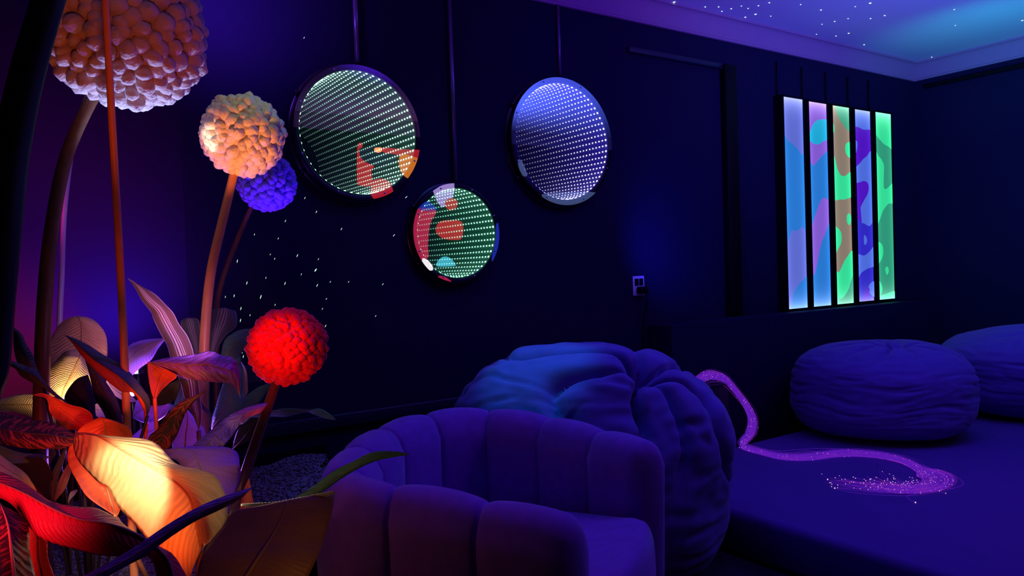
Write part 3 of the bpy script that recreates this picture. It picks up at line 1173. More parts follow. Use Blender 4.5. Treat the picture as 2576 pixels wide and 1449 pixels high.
# ------------------------------------------------------------------ bean bags
def beanbag(name, base, rx, ry, h, g, seed, label, amp=0.05, ex=2.5, hwr=0.0, lean=(0, 0), nf=9, yaw=0.0, fr_=0.6, cr=1.0):
    """base: point on the floor under the centre; g: direction of the gathered seam"""
    g = Vector(g).normalized()
    a1 = g.orthogonal().normalized()
    a2 = g.cross(a1)
    NU, NV = 260, 150
    bm = bmesh.new()
    rows = []
    sd = seed * 13.7
    for j in range(NV + 1):
        ph = -math.pi / 2 + math.pi * j / NV
        row = []
        for i in range(NU):
            th = 2 * math.pi * i / NU
            d = Vector((math.cos(ph) * math.cos(th), math.cos(ph) * math.sin(th), math.sin(ph)))
            zz = math.sin(ph)
            zs = math.copysign(abs(zz) ** 0.92, zz)
            rad = max(0.0, 1 - abs(zz) ** ex) ** (1 / ex)
            if zz < 0:
                rad = max(0.0, 1 - abs(zz) ** (ex * 1.5)) ** (1 / (ex * 1.2))
            p = Vector((rx * rad * math.cos(th), ry * rad * math.sin(th), h / 2 * zs))
            al = d.angle(g) if d.length > 0 else 0
            be = math.atan2(d.dot(a2), d.dot(a1))
            # radial folds spreading from the gathered seam
            wob = 1.1 * fz(d.x * 1.3 + sd, d.y * 1.3, d.z * 1.3)
            ridge = 1 - abs(math.sin((be + wob * min(1, al)) * nf / 2 + 0.8 * fz(be, sd, al * 1.5)))
            reach = fr_ * (1 + 0.5 * fz(be * 1.3 + sd, 3.1, 0))
            fold = -(ridge ** 3.0) * amp * 1.3 * min(1, al / 0.12) * math.exp(-(al / reach) ** 2)
            pinch = -amp * 1.6 * math.exp(-(al / 0.13) ** 2)
            q = d * 1.5 + Vector((sd, 0, 0))
            w1 = fz(q.x, q.y, q.z)
            n1 = fz(q.x * 1.2 + 1.5 * w1, q.y * 1.2 + w1, q.z * 2.2)
            creas = amp * (0.55 * w1 - 0.55 * cr * max(0.0, 1 - abs(n1) * 7.0) * (0.5 + w1))
            fine = amp * 0.10 * fz(d.x * 5 + sd + 2 * n1, d.y * 5, d.z * 11)
            hz = 0
            if hwr:
                e_ = fz(d.x * 1.6 + sd, d.y * 1.6, d.z * 13 + 2 * w1)
                hz = hwr * (-max(0.0, e_ - 0.05)) * 2.2 * math.exp(-(zz / 0.5) ** 2) * (0.6 + fz(d.x * 3, d.y * 3, sd))
            k = fold + pinch + creas + fine + hz
            p = p + d * k
            t = (p.z + h / 2) / h
            p.x += lean[0] * t
            p.y += lean[1] * t
            row.append(p)
        rows.append(row)
    mn = min(p.z for r in rows for p in r)
    vr = [[bm.verts.new((p.x, p.y, max(0.0, p.z - mn - 0.012))) for p in r] for r in rows[1:-1]]
    for a, b in zip(vr, vr[1:]):
        for i in range(NU):
            j = (i + 1) % NU
            bm.faces.new((a[i], a[j], b[j], b[i]))
    bm.faces.new(list(reversed(vr[0])))
    bm.faces.new(vr[-1])
    o = from_bm(name, bm, None, M_BAG)
    o.location = base
    o.rotation_euler = (0, 0, yaw)
    tag(o, label, 'beanbag')
    return o


c = P(1488, 1100, 3.15)
beanbag('beanbag', (c.x, c.y, 0), 0.595, 0.50, 0.985, (0.36, -0.50, 0.79), 1.0,
        'largest crumpled beanbag, standing right behind the tufted armchair', amp=0.10, ex=2.15, nf=7, lean=(-0.02, 0.05), fr_=0.95, cr=0.3)
c = P(2214, 1000, 4.60)
beanbag('beanbag', (c.x, c.y, MZ), 0.52, 0.50, 0.59, (0.02, -0.22, 0.97), 3.0,
        'round flattened beanbag resting on the mattress below the light strips', amp=0.040, ex=2.5, nf=9, hwr=0.014, fr_=0.42, cr=0.12)
c = P(2610, 1000, 5.02)
beanbag('beanbag', (c.x, c.y, MZ), 0.60, 0.58, 0.60, (0.10, -0.35, 0.93), 5.0,
        'teal-lit beanbag cut off at the right edge, behind the round one', amp=0.04, ex=2.4, nf=8, hwr=0.008, fr_=0.45, cr=0.2)


# ------------------------------------------------------------------ armchair
def make_chair():
    RIM = 0.80
    root = thing('tub_armchair', (0, 0, 0), 'violet velvet tub armchair with vertical channel tufting', 'armchair')

    def rim_pt(px, py, z):
        return on_plane(px, py, Vector((0, 0, z)), Vector((0, 0, 1)))
    # centreline of the shell: far arm end -> round the back -> near arm end
    ctrl = [(1640, 1112, .755), (1480, 1068, .765), (1340, 1037, .78), (1205, 1023, .79), (1085, 1033, .80), (985, 1062, .80), (905, 1110, .80), (872, 1170, .80), (905, 1195, .80), (1060, 1215, .785),
            (1250, 1250, .77), (1470, 1292, .755)]
    cpts = [tuple(rim_pt(*c)) for c in ctrl]
    # plan shape: clean U fitted through the traced rim
    n = 240
    cv = catmull(cpts, n)
    for _ in range(60):
        cv = [cv[0]] + [tuple((a + 2 * b + c) / 4 for a, b, c in zip(cv[i - 1], cv[i], cv[i + 1])) for i in range(1, n - 1)] + [cv[-1]]
    # equal arc-length
    acc = [0]
    for a, b in zip(cv, cv[1:]):
        acc.append(acc[-1] + math.dist(a[:2], b[:2]))
    tot = acc[-1]
    NS = 360
    pts = []
    k = 0
    for i in range(NS + 1):
        t = tot * i / NS
        while k < len(acc) - 2 and acc[k + 1] < t:
            k += 1
        f = (t - acc[k]) / max(1e-9, acc[k + 1] - acc[k])
        pts.append(Vector([a + (b - a) * f for a, b in zip(cv[k], cv[k + 1])]))
    root.location = (sum(p.x for p in pts) / len(pts), sum(p.y for p in pts) / len(pts), 0)
    bpy.context.view_layer.update()
    NCH = 10
    TH = 0.058
    cen_ = Vector((sum(p.x for p in pts) / len(pts), sum(p.y for p in pts) / len(pts), 0))
    bm = bmesh.new()
    rings = []
    Z0 = 0.13
    for i, p in enumerate(pts):
        t = (pts[min(i + 1, NS)] - pts[max(i - 1, 0)])
        t.z = 0
        t.normalize()
        nrm = Vector((-t.y, t.x, 0))
        if i == 0:
            sgn = 1 if (cen_ - p).dot(nrm) < 0 else -1
        nrm = nrm * sgn                      # outward
        s = i / NS
        c_ = abs(math.sin(math.pi * s * NCH)) ** 0.34
        endk = min(1, min(s, 1 - s) * NS / 7.0)
        endr = math.sqrt(max(0.0, 1 - (1 - endk) ** 2))
        rimz = p.z
        ring = []
        puff = 0.030 * c_
        prof_ = []
        # outer side, bottom to top
        ob = TH * 0.72
        for q in range(9):
            f = q / 8
            z = Z0 + (rimz - 0.085 - Z0) * f
            prof_.append((ob + 0.012 * f + puff, z))
        for q in range(1, 12):
            a = math.pi * q / 12
            rr = TH * 0.80 + puff
            prof_.append((math.cos(a) * (rr), rimz - 0.085 + math.sin(a) * (0.085 + puff * 0.75 - 0.024)))
        for q in range(9):
            f = 1 - q / 8
            z = 0.30 + (rimz - 0.085 - 0.30) * f
            prof_.append((-(ob + 0.012 * f + puff), z))
        for (off_, z) in prof_:
            off2 = off_ * (0.25 + 0.75 * endr)
            z2 = z if z < rimz - 0.09 else rimz - 0.09 + (z - rimz + 0.09) * (0.2 + 0.8 * endr)
            flare = (z - 0.4) * 0.10
            e = (1 - endk) * 0.0
            ring.append(bm.verts.new(Vector((p.x, p.y, 0)) + nrm * (off2 + flare * 0.25) + Vector((0, 0, z2))))
        rings.append(ring)
    for a, b in zip(rings, rings[1:]):
        for k in range(len(a) - 1):
            bm.faces.new((a[k], a[k + 1], b[k + 1], b[k]))
        bm.faces.new((a[-1], a[0], b[0], b[-1]))
    bm.faces.new(list(reversed(rings[0])))
    bm.faces.new(rings[-1])
    bmesh.ops.recalc_face_normals(bm, faces=bm.faces[:])
    o = from_bm('channel_back', bm, None, M_VELVET)
    keep(o, root)
    # seat cushion fills the U and projects a little in front
    inner = []
    for i in range(0, NS + 1, 6):
        p = pts[i]
        t = (pts[min(i + 1, NS)] - pts[max(i - 1, 0)])
        t.z = 0
        t.normalize()
        nrm = Vector((-t.y, t.x, 0)) * sgn
        inner.append(Vector((p.x, p.y, 0)) - nrm * (TH + 0.012))
    A, B = pts[0], pts[-1]
    fwd = (Vector((A.x, A.y, 0)) + Vector((B.x, B.y, 0))) / 2 - Vector((pts[NS // 2].x, pts[NS // 2].y, 0))
    fwd.normalize()
    side = Vector((A.x - B.x, A.y - B.y, 0)).normalized()
    fwd = (fwd - side * fwd.dot(side)).normalized()
    return root, pts, inner, fwd, side, sgn


root, cp, inner, fwd, side, sgn = make_chair()


def loft_cushion(name, outline, z0, z1, rnd, crown, mt, root, tilt=0.0):
    bm = bmesh.new()
    c0 = sum(outline, Vector()) / len(outline)
    n = len(outline)
    rings = []
    for k in range(17):
        a = -math.pi / 2 + math.pi * k / 16
        sh = rnd * (1 - math.cos(a))
        z = (z1 + z0) / 2 + math.sin(a) * (z1 - z0) / 2
        if abs(math.sin(a)) < 0.98:
            z = (z1 + z0) / 2 + math.copysign(min(1, abs(math.sin(a)) ** 0.7), a) * (z1 - z0) / 2
        rings.append([bm.verts.new((p + (c0 - p).normalized() * sh) + Vector((0, 0, z))) for p in outline])
    for f in (0.8, 0.55, 0.3, 0.1):
        rings.append([bm.verts.new(Vector((0, 0, z1 + crown * (1 - f * f))) + c0 + (p + (c0 - p).normalized() * rnd - c0) * f) for p in outline])
    for a, b in zip(rings, rings[1:]):
        for i in range(n):
            j = (i + 1) % n
            bm.faces.new((a[i], a[j], b[j], b[i]))
    bm.faces.new(list(reversed(rings[0])))
    bm.faces.new(rings[-1])
    bmesh.ops.recalc_face_normals(bm, faces=bm.faces[:])
    if tilt:
        fm = max(p.dot(fwd) for p in outline)
        fn = min(p.dot(fwd) for p in outline)
        for v in bm.verts:
            if v.co.z > z0 + 0.1:
                v.co.z -= tilt * (fm - v.co.dot(fwd)) / (fm - fn)
    o = from_bm(name, bm, None, mt)
    return keep(o, root)


A_, B_ = inner[0], inner[-1]
front = []
for k in range(1, 12):
    f = k / 12
    p = B_ + (A_ - B_) * f + fwd * (0.05 + 0.03 * math.sin(math.pi * f))
    front.append(p)
outline = inner + [B_ + fwd * 0.03 + side * 0.012] + front + [A_ + fwd * 0.03 - side * 0.012]
loft_cushion('seat_cushion', outline, 0.30, 0.575, 0.045, 0.006, M_VELVET, root, tilt=0.155)
base_out = [p + (Vector((root.location.x, root.location.y, 0)) - p).normalized() * 0.02 for p in outline]
loft_cushion('base', base_out, 0.12, 0.31, 0.01, 0.0, M_VELVET, root)
mid_ = sum(inner, Vector()) / len(inner)
for sx_ in (-1, 1):
    for fy in (-1, 1):
        bm = bmesh.new()
        c = mid_ + side * 0.22 * sx_ + fwd * 0.22 * fy
        add_tube(bm, [(c.x, c.y, 0), (c.x, c.y, 0.135)], [0.014, 0.022], 14)
        keep(from_bm('leg', bm, None, M_BLKMETAL), root)

# ------------------------------------------------------------------ planter bed
PZ = 0.50
pl_root = thing('planter_bed', (-1.2, 2.0, 0), 'raised black planter bed filled with bark mulch under the flowers', 'planter')
bed = [Vector((-0.60, 3.35, 0)), Vector((-0.60, 2.5, 0)), Vector((-0.57, 2.05, 0)), Vector((-0.52, 1.6, 0)), Vector((-0.46, 0.95, 0)), Vector((-1.40, 0.95, 0)),
       Vector((-2.0, 2.60, 0)), Vector((-1.37, 3.0, 0))]
pw = [W0 + WD * wl(P(700, 700, 3.3))[0] + NI * 0.06]
bed[0] = W0 + WD * (wl(wall_pt(800, 900))[0]) + NI * 0.07
bed[7] = pA + NI * 0.06 + WD * 0.03
bm = bmesh.new()
lo = [bm.verts.new((p.x, p.y, 0)) for p in bed]
hi = [bm.verts.new((p.x, p.y, PZ + 0.03)) for p in bed]
c0 = sum(bed, Vector()) / len(bed)
hi2 = [bm.verts.new((p.x + (c0 - p).normalized().x * 0.04, p.y + (c0 - p).normalized().y * 0.04, PZ + 0.03)) for p in bed]
in2 = [bm.verts.new((p.x + (c0 - p).normalized().x * 0.04, p.y + (c0 - p).normalized().y * 0.04, PZ - 0.06)) for p in bed]
for i in range(len(bed)):
    j = (i + 1) % len(bed)
    for a, b in ((lo, hi), (hi, hi2), (hi2, in2)):
        bm.faces.new((a[i], a[j], b[j], b[i]))
bm.faces.new(list(reversed(lo)))
keep(from_bm('planter_wall', bm, None, M_BLACK, smooth=False), pl_root)


def inside(p, poly):
    r_ = False
    for i in range(len(poly)):
        a, b = poly[i - 1], poly[i]
        if (a.y > p.y) != (b.y > p.y) and p.x < (b.x - a.x) * (p.y - a.y) / (b.y - a.y) + a.x:
            r_ = not r_
    return r_


bed_in = [p + (c0 - p).normalized() * 0.035 for p in bed]


def soil_z(x, y):
    z = PZ - 0.03 + 0.02 * fz(x * 3, y * 3, 0) + 0.012 * fz(x * 9, y * 9, 4)
    z += 0.13 * math.exp(-(((x + 0.82) / 0.22) ** 2 + ((y - 2.75) / 0.35) ** 2))
    return z


bm = bmesh.new()
step = 0.03
grid = {}
xs = [-2.05 + step * i for i in range(int(1.7 / step) + 2)]
ys = [0.9 + step * i for i in range(int(2.6 / step) + 2)]
for i, x in enumerate(xs):
    for j, y in enumerate(ys):
        if inside(Vector((x, y, 0)), bed_in):
            grid[(i, j)] = bm.verts.new((x, y, soil_z(x, y)))
for (i, j) in list(grid):
    if all(k in grid for k in ((i + 1, j), (i, j + 1), (i + 1, j + 1))):
        bm.faces.new((grid[(i, j)], grid[(i + 1, j)], grid[(i + 1, j + 1)], grid[(i, j + 1)]))
keep(from_bm('soil', bm, None, M_SOIL), pl_root)
# loose chips
bm = bmesh.new()
cnt = 0
while cnt < 16000:
    x, y = random.uniform(-1.5, -0.45), random.uniform(1.0, 3.3)
    if not inside(Vector((x, y, 0)), bed_in):
        continue
    cnt += 1
    s = random.uniform(0.003, 0.008)
    z = soil_z(x, y) + s * 0.4
    R3 = Matrix.Rotation(random.uniform(0, 6.28), 3, 'Z') @ Matrix.Rotation(random.uniform(-.9, .9), 3, 'X')
    vv = [bm.verts.new(Vector((x, y, z)) + R3 @ Vector(v)) for v in
          ((-s, -s * .6, 0), (s, -s * .5, 0), (s * .8, s * .6, 0), (-s * .7, s * .5, 0), (0, 0, s * .6))]
    for a, b in ((0, 1), (1, 2), (2, 3), (3, 0)):
        bm.faces.new((vv[a], vv[b], vv[4]))
o = from_bm('mulch_chips', bm, None, M_SOIL, smooth=False)
keep(o, pl_root)
tag(o, kind='stuff')


# ------------------------------------------------------------------ globe flowers
def tubepts(pts, n=28):
    return [Vector(p) for p in catmull([tuple(p) for p in pts], n)]


def globe_flower(label, head, hd, hr, stem, srad, smat, hmat, nf, fl=0.14, cut=True, seed=1):
    """head: pixel centre, hd depth, hr radius m; stem: list (px,py,depth)"""
    base = P(*stem[-1])
    gz = soil_z(base.x, base.y) - 0.02 if inside(base, bed_in) else 0.0
    foot = Vector((base.x, base.y, min(gz, base.z)))
    if base.z - gz > 0.02:
        foot = Vector((base.x, base.y, gz))
    root = thing('globe_flower', foot, label, 'flower', 'giant globe flowers in the planter')
    pts = [P(*s) for s in stem]
    if base.z - foot.z > 0.02:
        pts.append(foot)
    path = tubepts(pts, 40)
    bm = bmesh.new()
    n = len(path)
    add_tube(bm, path, [srad * (0.85 + 0.35 * i / n) for i in range(n)], 16)
    keep(from_bm('stem', bm, None, smat), root)
    C = P(head[0], head[1], hd)
    rnd = random.Random(seed)
    bm = bmesh.new()
    bmesh.ops.create_icosphere(bm, subdivisions=3, radius=hr * 0.93)
    ico = bmesh.new()
    bmesh.ops.create_icosphere(ico, subdivisions=2, radius=1.0)
    iv = [v.co.copy() for v in ico.verts]
    ifc = [[v.index for v in f.verts] for f in ico.faces]
    ico.free()
    for k in range(nf):
        y = 1 - 2 * (k + 0.5) / nf
        rr = math.sqrt(1 - y * y)
        a = k * 2.39996 + rnd.uniform(-.12, .12)
        d = Vector((rr * math.cos(a), rr * math.sin(a), y + rnd.uniform(-.03, .03))).normalized()
        s = hr * fl * rnd.uniform(0.82, 1.18)
        t1 = d.orthogonal().normalized()
        t2 = d.cross(t1)
        ang = rnd.uniform(0, 6.28)
        e1 = t1 * math.cos(ang) + t2 * math.sin(ang)
        e2 = d.cross(e1)
        sx_, sy_, sz_ = s * rnd.uniform(.9, 1.15), s * rnd.uniform(.85, 1.05), s * rnd.uniform(1.0, 1.35)
        cc = d * hr * rnd.uniform(0.90, 0.96)
        off = rnd.uniform(0, 99)
        vs = []
        for co in iv:
            q = 1 + 0.16 * fz(co.x * 1.6 + off, co.y * 1.6, co.z * 1.6) + 0.06 * fz(co.x * 5 + off, co.y * 5, co.z * 5)
            vs.append(bm.verts.new(cc + e1 * co.x * sx_ * q + e2 * co.y * sy_ * q + d * co.z * sz_ * q))
        for f in ifc:
            bm.faces.new([vs[i] for i in f])
    o = from_bm('flower_head', bm, None, hmat)
    o.location = C
    bpy.context.view_layer.update()
    keep(o, root)
    return root


globe_flower('largest pompom globe flower, cream head cut off by the top of the photo', (318, 82), 1.92, 0.185,
             [(262, 215, 1.95), (225, 262, 1.95), (165, 400, 1.93), (128, 590, 1.90), (110, 800, 1.87), (103, 1060, 1.84), (100, 1200, 1.82)],
             0.0170, M_STEM, M_TAN, 330, 0.125, seed=2)
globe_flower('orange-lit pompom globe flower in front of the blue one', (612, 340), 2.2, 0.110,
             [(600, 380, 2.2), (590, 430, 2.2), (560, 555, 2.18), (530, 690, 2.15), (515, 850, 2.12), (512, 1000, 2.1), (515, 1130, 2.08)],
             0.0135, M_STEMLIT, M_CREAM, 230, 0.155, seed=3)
globe_flower('blue-violet pompom globe flower behind the orange one', (672, 460), 2.62, 0.093,
             [(655, 480, 2.62), (630, 525, 2.62), (590, 620, 2.6), (555, 720, 2.58), (545, 800, 2.56), (545, 1000, 2.55), (548, 1060, 2.54)],
             0.0095, M_STEM, M_BLUF, 190, 0.16, seed=4)
globe_flower('bright red pompom globe flower, smallest in height, beside the armchair', (724, 872), 1.85, 0.089,
             [(712, 910, 1.85), (697, 955, 1.85), (665, 1050, 1.82), (628, 1160, 1.78), (598, 1260, 1.75), (580, 1330, 1.73)],
             0.0125, M_STEM, M_RED, 230, 0.15, seed=5)
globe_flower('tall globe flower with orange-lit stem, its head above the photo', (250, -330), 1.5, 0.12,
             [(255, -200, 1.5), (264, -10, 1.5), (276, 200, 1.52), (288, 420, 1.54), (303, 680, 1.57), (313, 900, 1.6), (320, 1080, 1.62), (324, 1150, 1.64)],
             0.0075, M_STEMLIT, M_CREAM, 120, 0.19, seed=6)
globe_flower('nearest globe flower, thick black stem at the top left, head above the photo', (260, -420), 0.95, 0.13,
             [(200, -260, .95), (128, -20, .93), (70, 180, .92), (28, 380, .91), (2, 600, .90), (-25, 900, .9), (-60, 1300, .9)],
             0.0200, M_STEMBLK, M_CREAM, 120, 0.19, seed=7)
globe_flower('globe flower with thin violet-lit stem behind the largest head', (262, 120), 2.35, 0.09,
             [(235, 190, 2.35), (190, 330, 2.35), (163, 520, 2.35), (155, 700, 2.35), (150, 815, 2.35), (150, 980, 2.33)],
             0.0080, mat('violet_grey_stem', (0.35, 0.28, 0.38), 0.35), M_CREAM, 110, 0.19, seed=8)

# ------------------------------------------------------------------ foliage
G_BAN = leaf_mat('broad_leaf', (0.55, 0.42, 0.24), vein=0.5, veinscale=26, trans=0.35)
G_PALE = leaf_mat('pale_leaf', (0.55, 0.50, 0.34), vein=0.45, veinscale=30, trans=0.35)
G_DARK = leaf_mat('dark_leaf', (0.045, 0.06, 0.075), vein=0.3, veinscale=18, trans=0.08, back=(0.30, 0.10, 0.08))
G_CAL = leaf_mat('calathea_leaf', (0.28, 0.11, 0.46), vein=0.4, veinscale=12, trans=0.15, patches=(0.13, 0.07, 0.16), back=(0.5, 0.12, 0.1))
G_MAR = leaf_mat('maroon_leaf', (0.035, 0.008, 0.012), rough=0.75, vein=0.2, veinscale=12, trans=0.1, patches=(0.30, 0.05, 0.04))
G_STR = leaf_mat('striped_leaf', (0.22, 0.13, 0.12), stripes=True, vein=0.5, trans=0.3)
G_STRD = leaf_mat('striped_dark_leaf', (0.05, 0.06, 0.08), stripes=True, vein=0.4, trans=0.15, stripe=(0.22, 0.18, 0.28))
G_TWO = leaf_mat('red_lit_half_leaf', (0.045, 0.07, 0.085), vein=0.3, veinscale=18, trans=0.12, half=(0.50, 0.05, 0.03), rough=0.55)  # red light on the lower half painted into the leaf colour
G_RED = leaf_mat('red_leaf', (0.75, 0.14, 0.07), vein=0.3, veinscale=16, trans=0.25)
G_BRN = leaf_mat('olive_brown_leaf', (0.32, 0.18, 0.08), vein=0.1, veinscale=30, trans=0.2)
G_VIO = leaf_mat('violet_leaf', (0.42, 0.16, 0.55), vein=0.3, veinscale=20, trans=0.3)
G_LAV = leaf_mat('lavender_leaf', (0.45, 0.30, 0.62), vein=0.3, veinscale=20, trans=0.35)
G_CRIM = leaf_mat('crimson_leaf', (0.55, 0.035, 0.075), vein=0.45, veinscale=34, trans=0.2)
G_MID = leaf_mat('green_leaf', (0.10, 0.27, 0.20), vein=0.4, veinscale=18, trans=0.25)
M_RIB = mat('leaf_rib', (0.28, 0.17, 0.09), 0.5)
M_RIBD = mat('dark_leaf_rib', (0.03, 0.03, 0.03), 0.5)
M_RIBR = mat('red_leaf_rib', (0.6, 0.09, 0.04), 0.5)


def leaf(root, st, d0, d1, mt, fold=0.0, tilt=0.0, rib=0.0022, ribmat=None, wave=0.0, nu=9, nv=34, name='leaf', bow=0.0):
    """st: stations (ax,ay, mx,my, bx,by) tip -> base, px; d0 tip depth, d1 base depth;
    fold > 0 lifts the midrib towards the viewer; tilt pushes side A nearer than B; bow arcs the blade nearer in the middle"""
    rs = catmull(st, nv)
    bm = bmesh.new()
    uvl = bm.loops.layers.uv.new('UVMap')
    rows, ribp = [], []
    ph = random.uniform(0, 6)
    for j, (ax, ay, mx, my, bx, by) in enumerate(rs):
        v = j / (nv - 1)
        d = d0 + (d1 - d0) * v - bow * math.sin(math.pi * v)
        wa = math.hypot(ax - mx, ay - my)
        wb = math.hypot(bx - mx, by - my)
        row = []
        M_ = P(mx, my, d - fold * min(1, (wa + wb) / 60))
        A_ = P(ax, ay, d - tilt * min(1, wa / 40))
        B_ = P(bx, by, d + tilt * min(1, wb / 40))
        for i in range(-nu, nu + 1):
            t = abs(i) / nu
            E = A_ if i < 0 else B_
            q = M_.lerp(E, t)
            if wave:
                q = q + _f * (wave * t * t * math.sin(v * 17 + ph + (1.3 if i > 0 else 0)))
            # gentle cross-section arch
            q = q - _f * (fold * 0.35 * math.sin(math.pi * t) * min(1, (wa + wb) / 60))
            row.append((bm.verts.new(q), 0.5 + 0.5 * i / nu, v))
        rows.append(row)
        ribp.append(M_ - _f * 0.001)
    for a, b in zip(rows, rows[1:]):
        for i in range(2 * nu):
            quad = (a[i], a[i + 1], b[i + 1], b[i])
            f = bm.faces.new([q[0] for q in quad])
            for lp, q in zip(f.loops, quad):
                lp[uvl].uv = (q[1], q[2])
    o = from_bm(name, bm, None, mt)
    sm = o.modifiers.new('thickness', 'SOLIDIFY')
    sm.thickness = 0.0009
    keep(o, root)
    if rib:
        bm = bmesh.new()
        rp = ribp[1:-1]
        add_tube(bm, rp, [rib * (0.35 + 0.65 * i / len(rp)) for i in range(len(rp))], 6)
        r_ = from_bm('midrib', bm, None, ribmat or M_RIB)
        r_.parent = o
        r_.matrix_parent_inverse = o.matrix_world.inverted()
    return o


def petiole(root, pts, rad, mt, name='petiole'):
    bm = bmesh.new()
    path = tubepts([P(*p) for p in pts], 18)
    add_tube(bm, path, rad, 8)
    keep(from_bm(name, bm, None, mt), root)


def plant(name, px, py, d, label, cat='plant'):
    p = P(px, py, d)
    z = soil_z(p.x, p.y)
    return thing(name, (p.x, p.y, z - 0.01), label, cat), Vector((p.x, p.y, z - 0.01))


def stalk_to(root, p_from, foot, rad, mt, name='petiole'):
    a = P(*p_from)
    mid = (a + foot) / 2 + Vector((0, 0, 0.02))
    bm = bmesh.new()
    add_tube(bm, tubepts([a, mid, foot], 12), rad, 8)
    keep(from_bm(name, bm, None, mt), root)


def S6(*rows):
    out = []
    for r in rows:
        if len(r) == 2:
            out.append((r[0], r[1]) * 3)
        else:
            out.append(tuple(r))
    return out


# --- front broad-leaf plant
r, ft = plant('broad_leaf_plant', 470, 1460, 1.5, 'broad-leaf plant in front with a glowing orange-white leaf')
leaf(r, S6((189, 1089), (190, 1119, 240, 1094, 300, 1099), (202, 1165, 304, 1130, 380, 1113), (243, 1213, 345, 1153, 443, 1166),
           (276, 1223, 397, 1183, 505, 1180), (300, 1273, 440, 1211, 546, 1205), (335, 1320, 474, 1245, 572, 1285),
           (385, 1372, 489, 1285, 556, 1345), (435, 1425, 500, 1335, 520, 1368), (475, 1470, 508, 1380, 508, 1382)),
     1.42, 1.36, G_BAN, fold=0.03, tilt=-0.03, rib=0.0035, wave=0.006, bow=0.03, nu=14, nv=50)
leaf(r, S6((255, 1048), (213, 1068, 264, 1066, 312, 1070), (187, 1093, 266, 1092, 335, 1102), (172, 1140, 264, 1140, 332, 1150),
           (180, 1190, 264, 1190, 320, 1190), (203, 1228, 272, 1235, 308, 1235), (238, 1262, 283, 1272, 302, 1275), (292, 1303)),
     1.53, 1.47, G_RED, fold=-0.03, rib=0.003, wave=0.004, nu=10)
leaf(r, S6((406, 1131, 440, 1127, 474, 1124), (420, 1145, 485, 1135, 573, 1124), (440, 1160, 495, 1155, 600, 1155),
           (470, 1190, 510, 1190, 606, 1178), (500, 1240, 540, 1240, 592, 1237), (520, 1300, 550, 1295, 576, 1292)),
     1.62, 1.56, G_VIO , fold=0.02, rib=0.002, wave=0.008)
leaf(r, S6((627, 1203), (612, 1235, 622, 1235, 633, 1240), (604, 1270, 620, 1270, 638, 1268), (600, 1300, 615, 1300, 630, 1300)), 1.6, 1.58, G_RED, rib=0)
leaf(r, S6((585, 1285, 725, 1258, 842, 1236), (562, 1322, 706, 1310, 838, 1275), (528, 1365, 678, 1360, 818, 1350), (505, 1410, 648, 1405, 797, 1405),
           (490, 1480, 600, 1480, 760, 1480)), 1.32, 1.25, G_BRN, fold=0.01, tilt=0.01, rib=0.004, nu=12)
leaf(r, S6((606, 1268, 606, 1270, 606, 1273), (640, 1266, 641, 1270, 642, 1276), (700, 1262, 700, 1267, 700, 1273), (765, 1249, 765, 1256, 766, 1264), (842, 1235, 843, 1238, 844, 1242)),
     1.36, 1.31, G_PALE, rib=0, tilt=0.02)
stalk_to(r, (505, 1384, 1.36), ft, 0.006, M_STEM)
stalk_to(r, (292, 1303, 1.47), ft, 0.005, M_STEM)
stalk_to(r, (600, 1470, 1.25), ft, 0.006, M_STEM)

# --- long magenta-red leaves, lower left
r, ft = plant('red_leaf_plant', 60, 1500, 1.45, 'plant with long drooping crimson leaves at the bottom left corner')
leaf(r, S6((-60, 1170, -60, 1200, -60, 1240), (-10, 1180, 0, 1215, 0, 1258), (45, 1210, 60, 1240, 38, 1285), (92, 1240, 105, 1265, 76, 1322),
           (135, 1259, 155, 1290, 118, 1357), (198, 1273, 203, 1307, 175, 1382), (237, 1280, 266, 1316, 235, 1398), (290, 1305, 318, 1332, 300, 1398),
           (340, 1335, 372, 1360, 345, 1392), (415, 1378, 412, 1395, 370, 1402), (436, 1402, 428, 1425, 386, 1436), (470, 1460, 440, 1475, 400, 1480)),
     1.22, 1.18, G_CRIM, fold=0.02, tilt=-0.02, rib=0.003, wave=0.006, bow=0.03, nu=10, nv=50)
leaf(r, S6((-40, 1262, 0, 1265, 28, 1282), (-40, 1330, 20, 1318, 68, 1318), (-40, 1400, 30, 1390, 74, 1388), (-40, 1480, 40, 1480, 95, 1480)),
     1.14, 1.10, G_MAR, fold=0.01, tilt=0.03, rib=0.003)
leaf(r, S6((70, 1314), (69, 1335, 85, 1335, 100, 1340), (70, 1355, 95, 1350, 118, 1354), (69, 1390, 96, 1395, 120, 1400), (80, 1440, 105, 1440, 133, 1440), (95, 1480, 115, 1480, 150, 1480)),
     1.2, 1.17, G_RED, rib=0.002)
leaf(r, S6((92, 1236), (80, 1214, 76, 1222, 72, 1229), (60, 1188, 55, 1203, 50, 1216), (20, 1160, 20, 1182, 20, 1206), (-20, 1130, -20, 1155, -20, 1190), (-60, 1110, -60, 1130, -60, 1170)),
     1.35, 1.3, G_PALE, rib=0.002, tilt=-0.02)
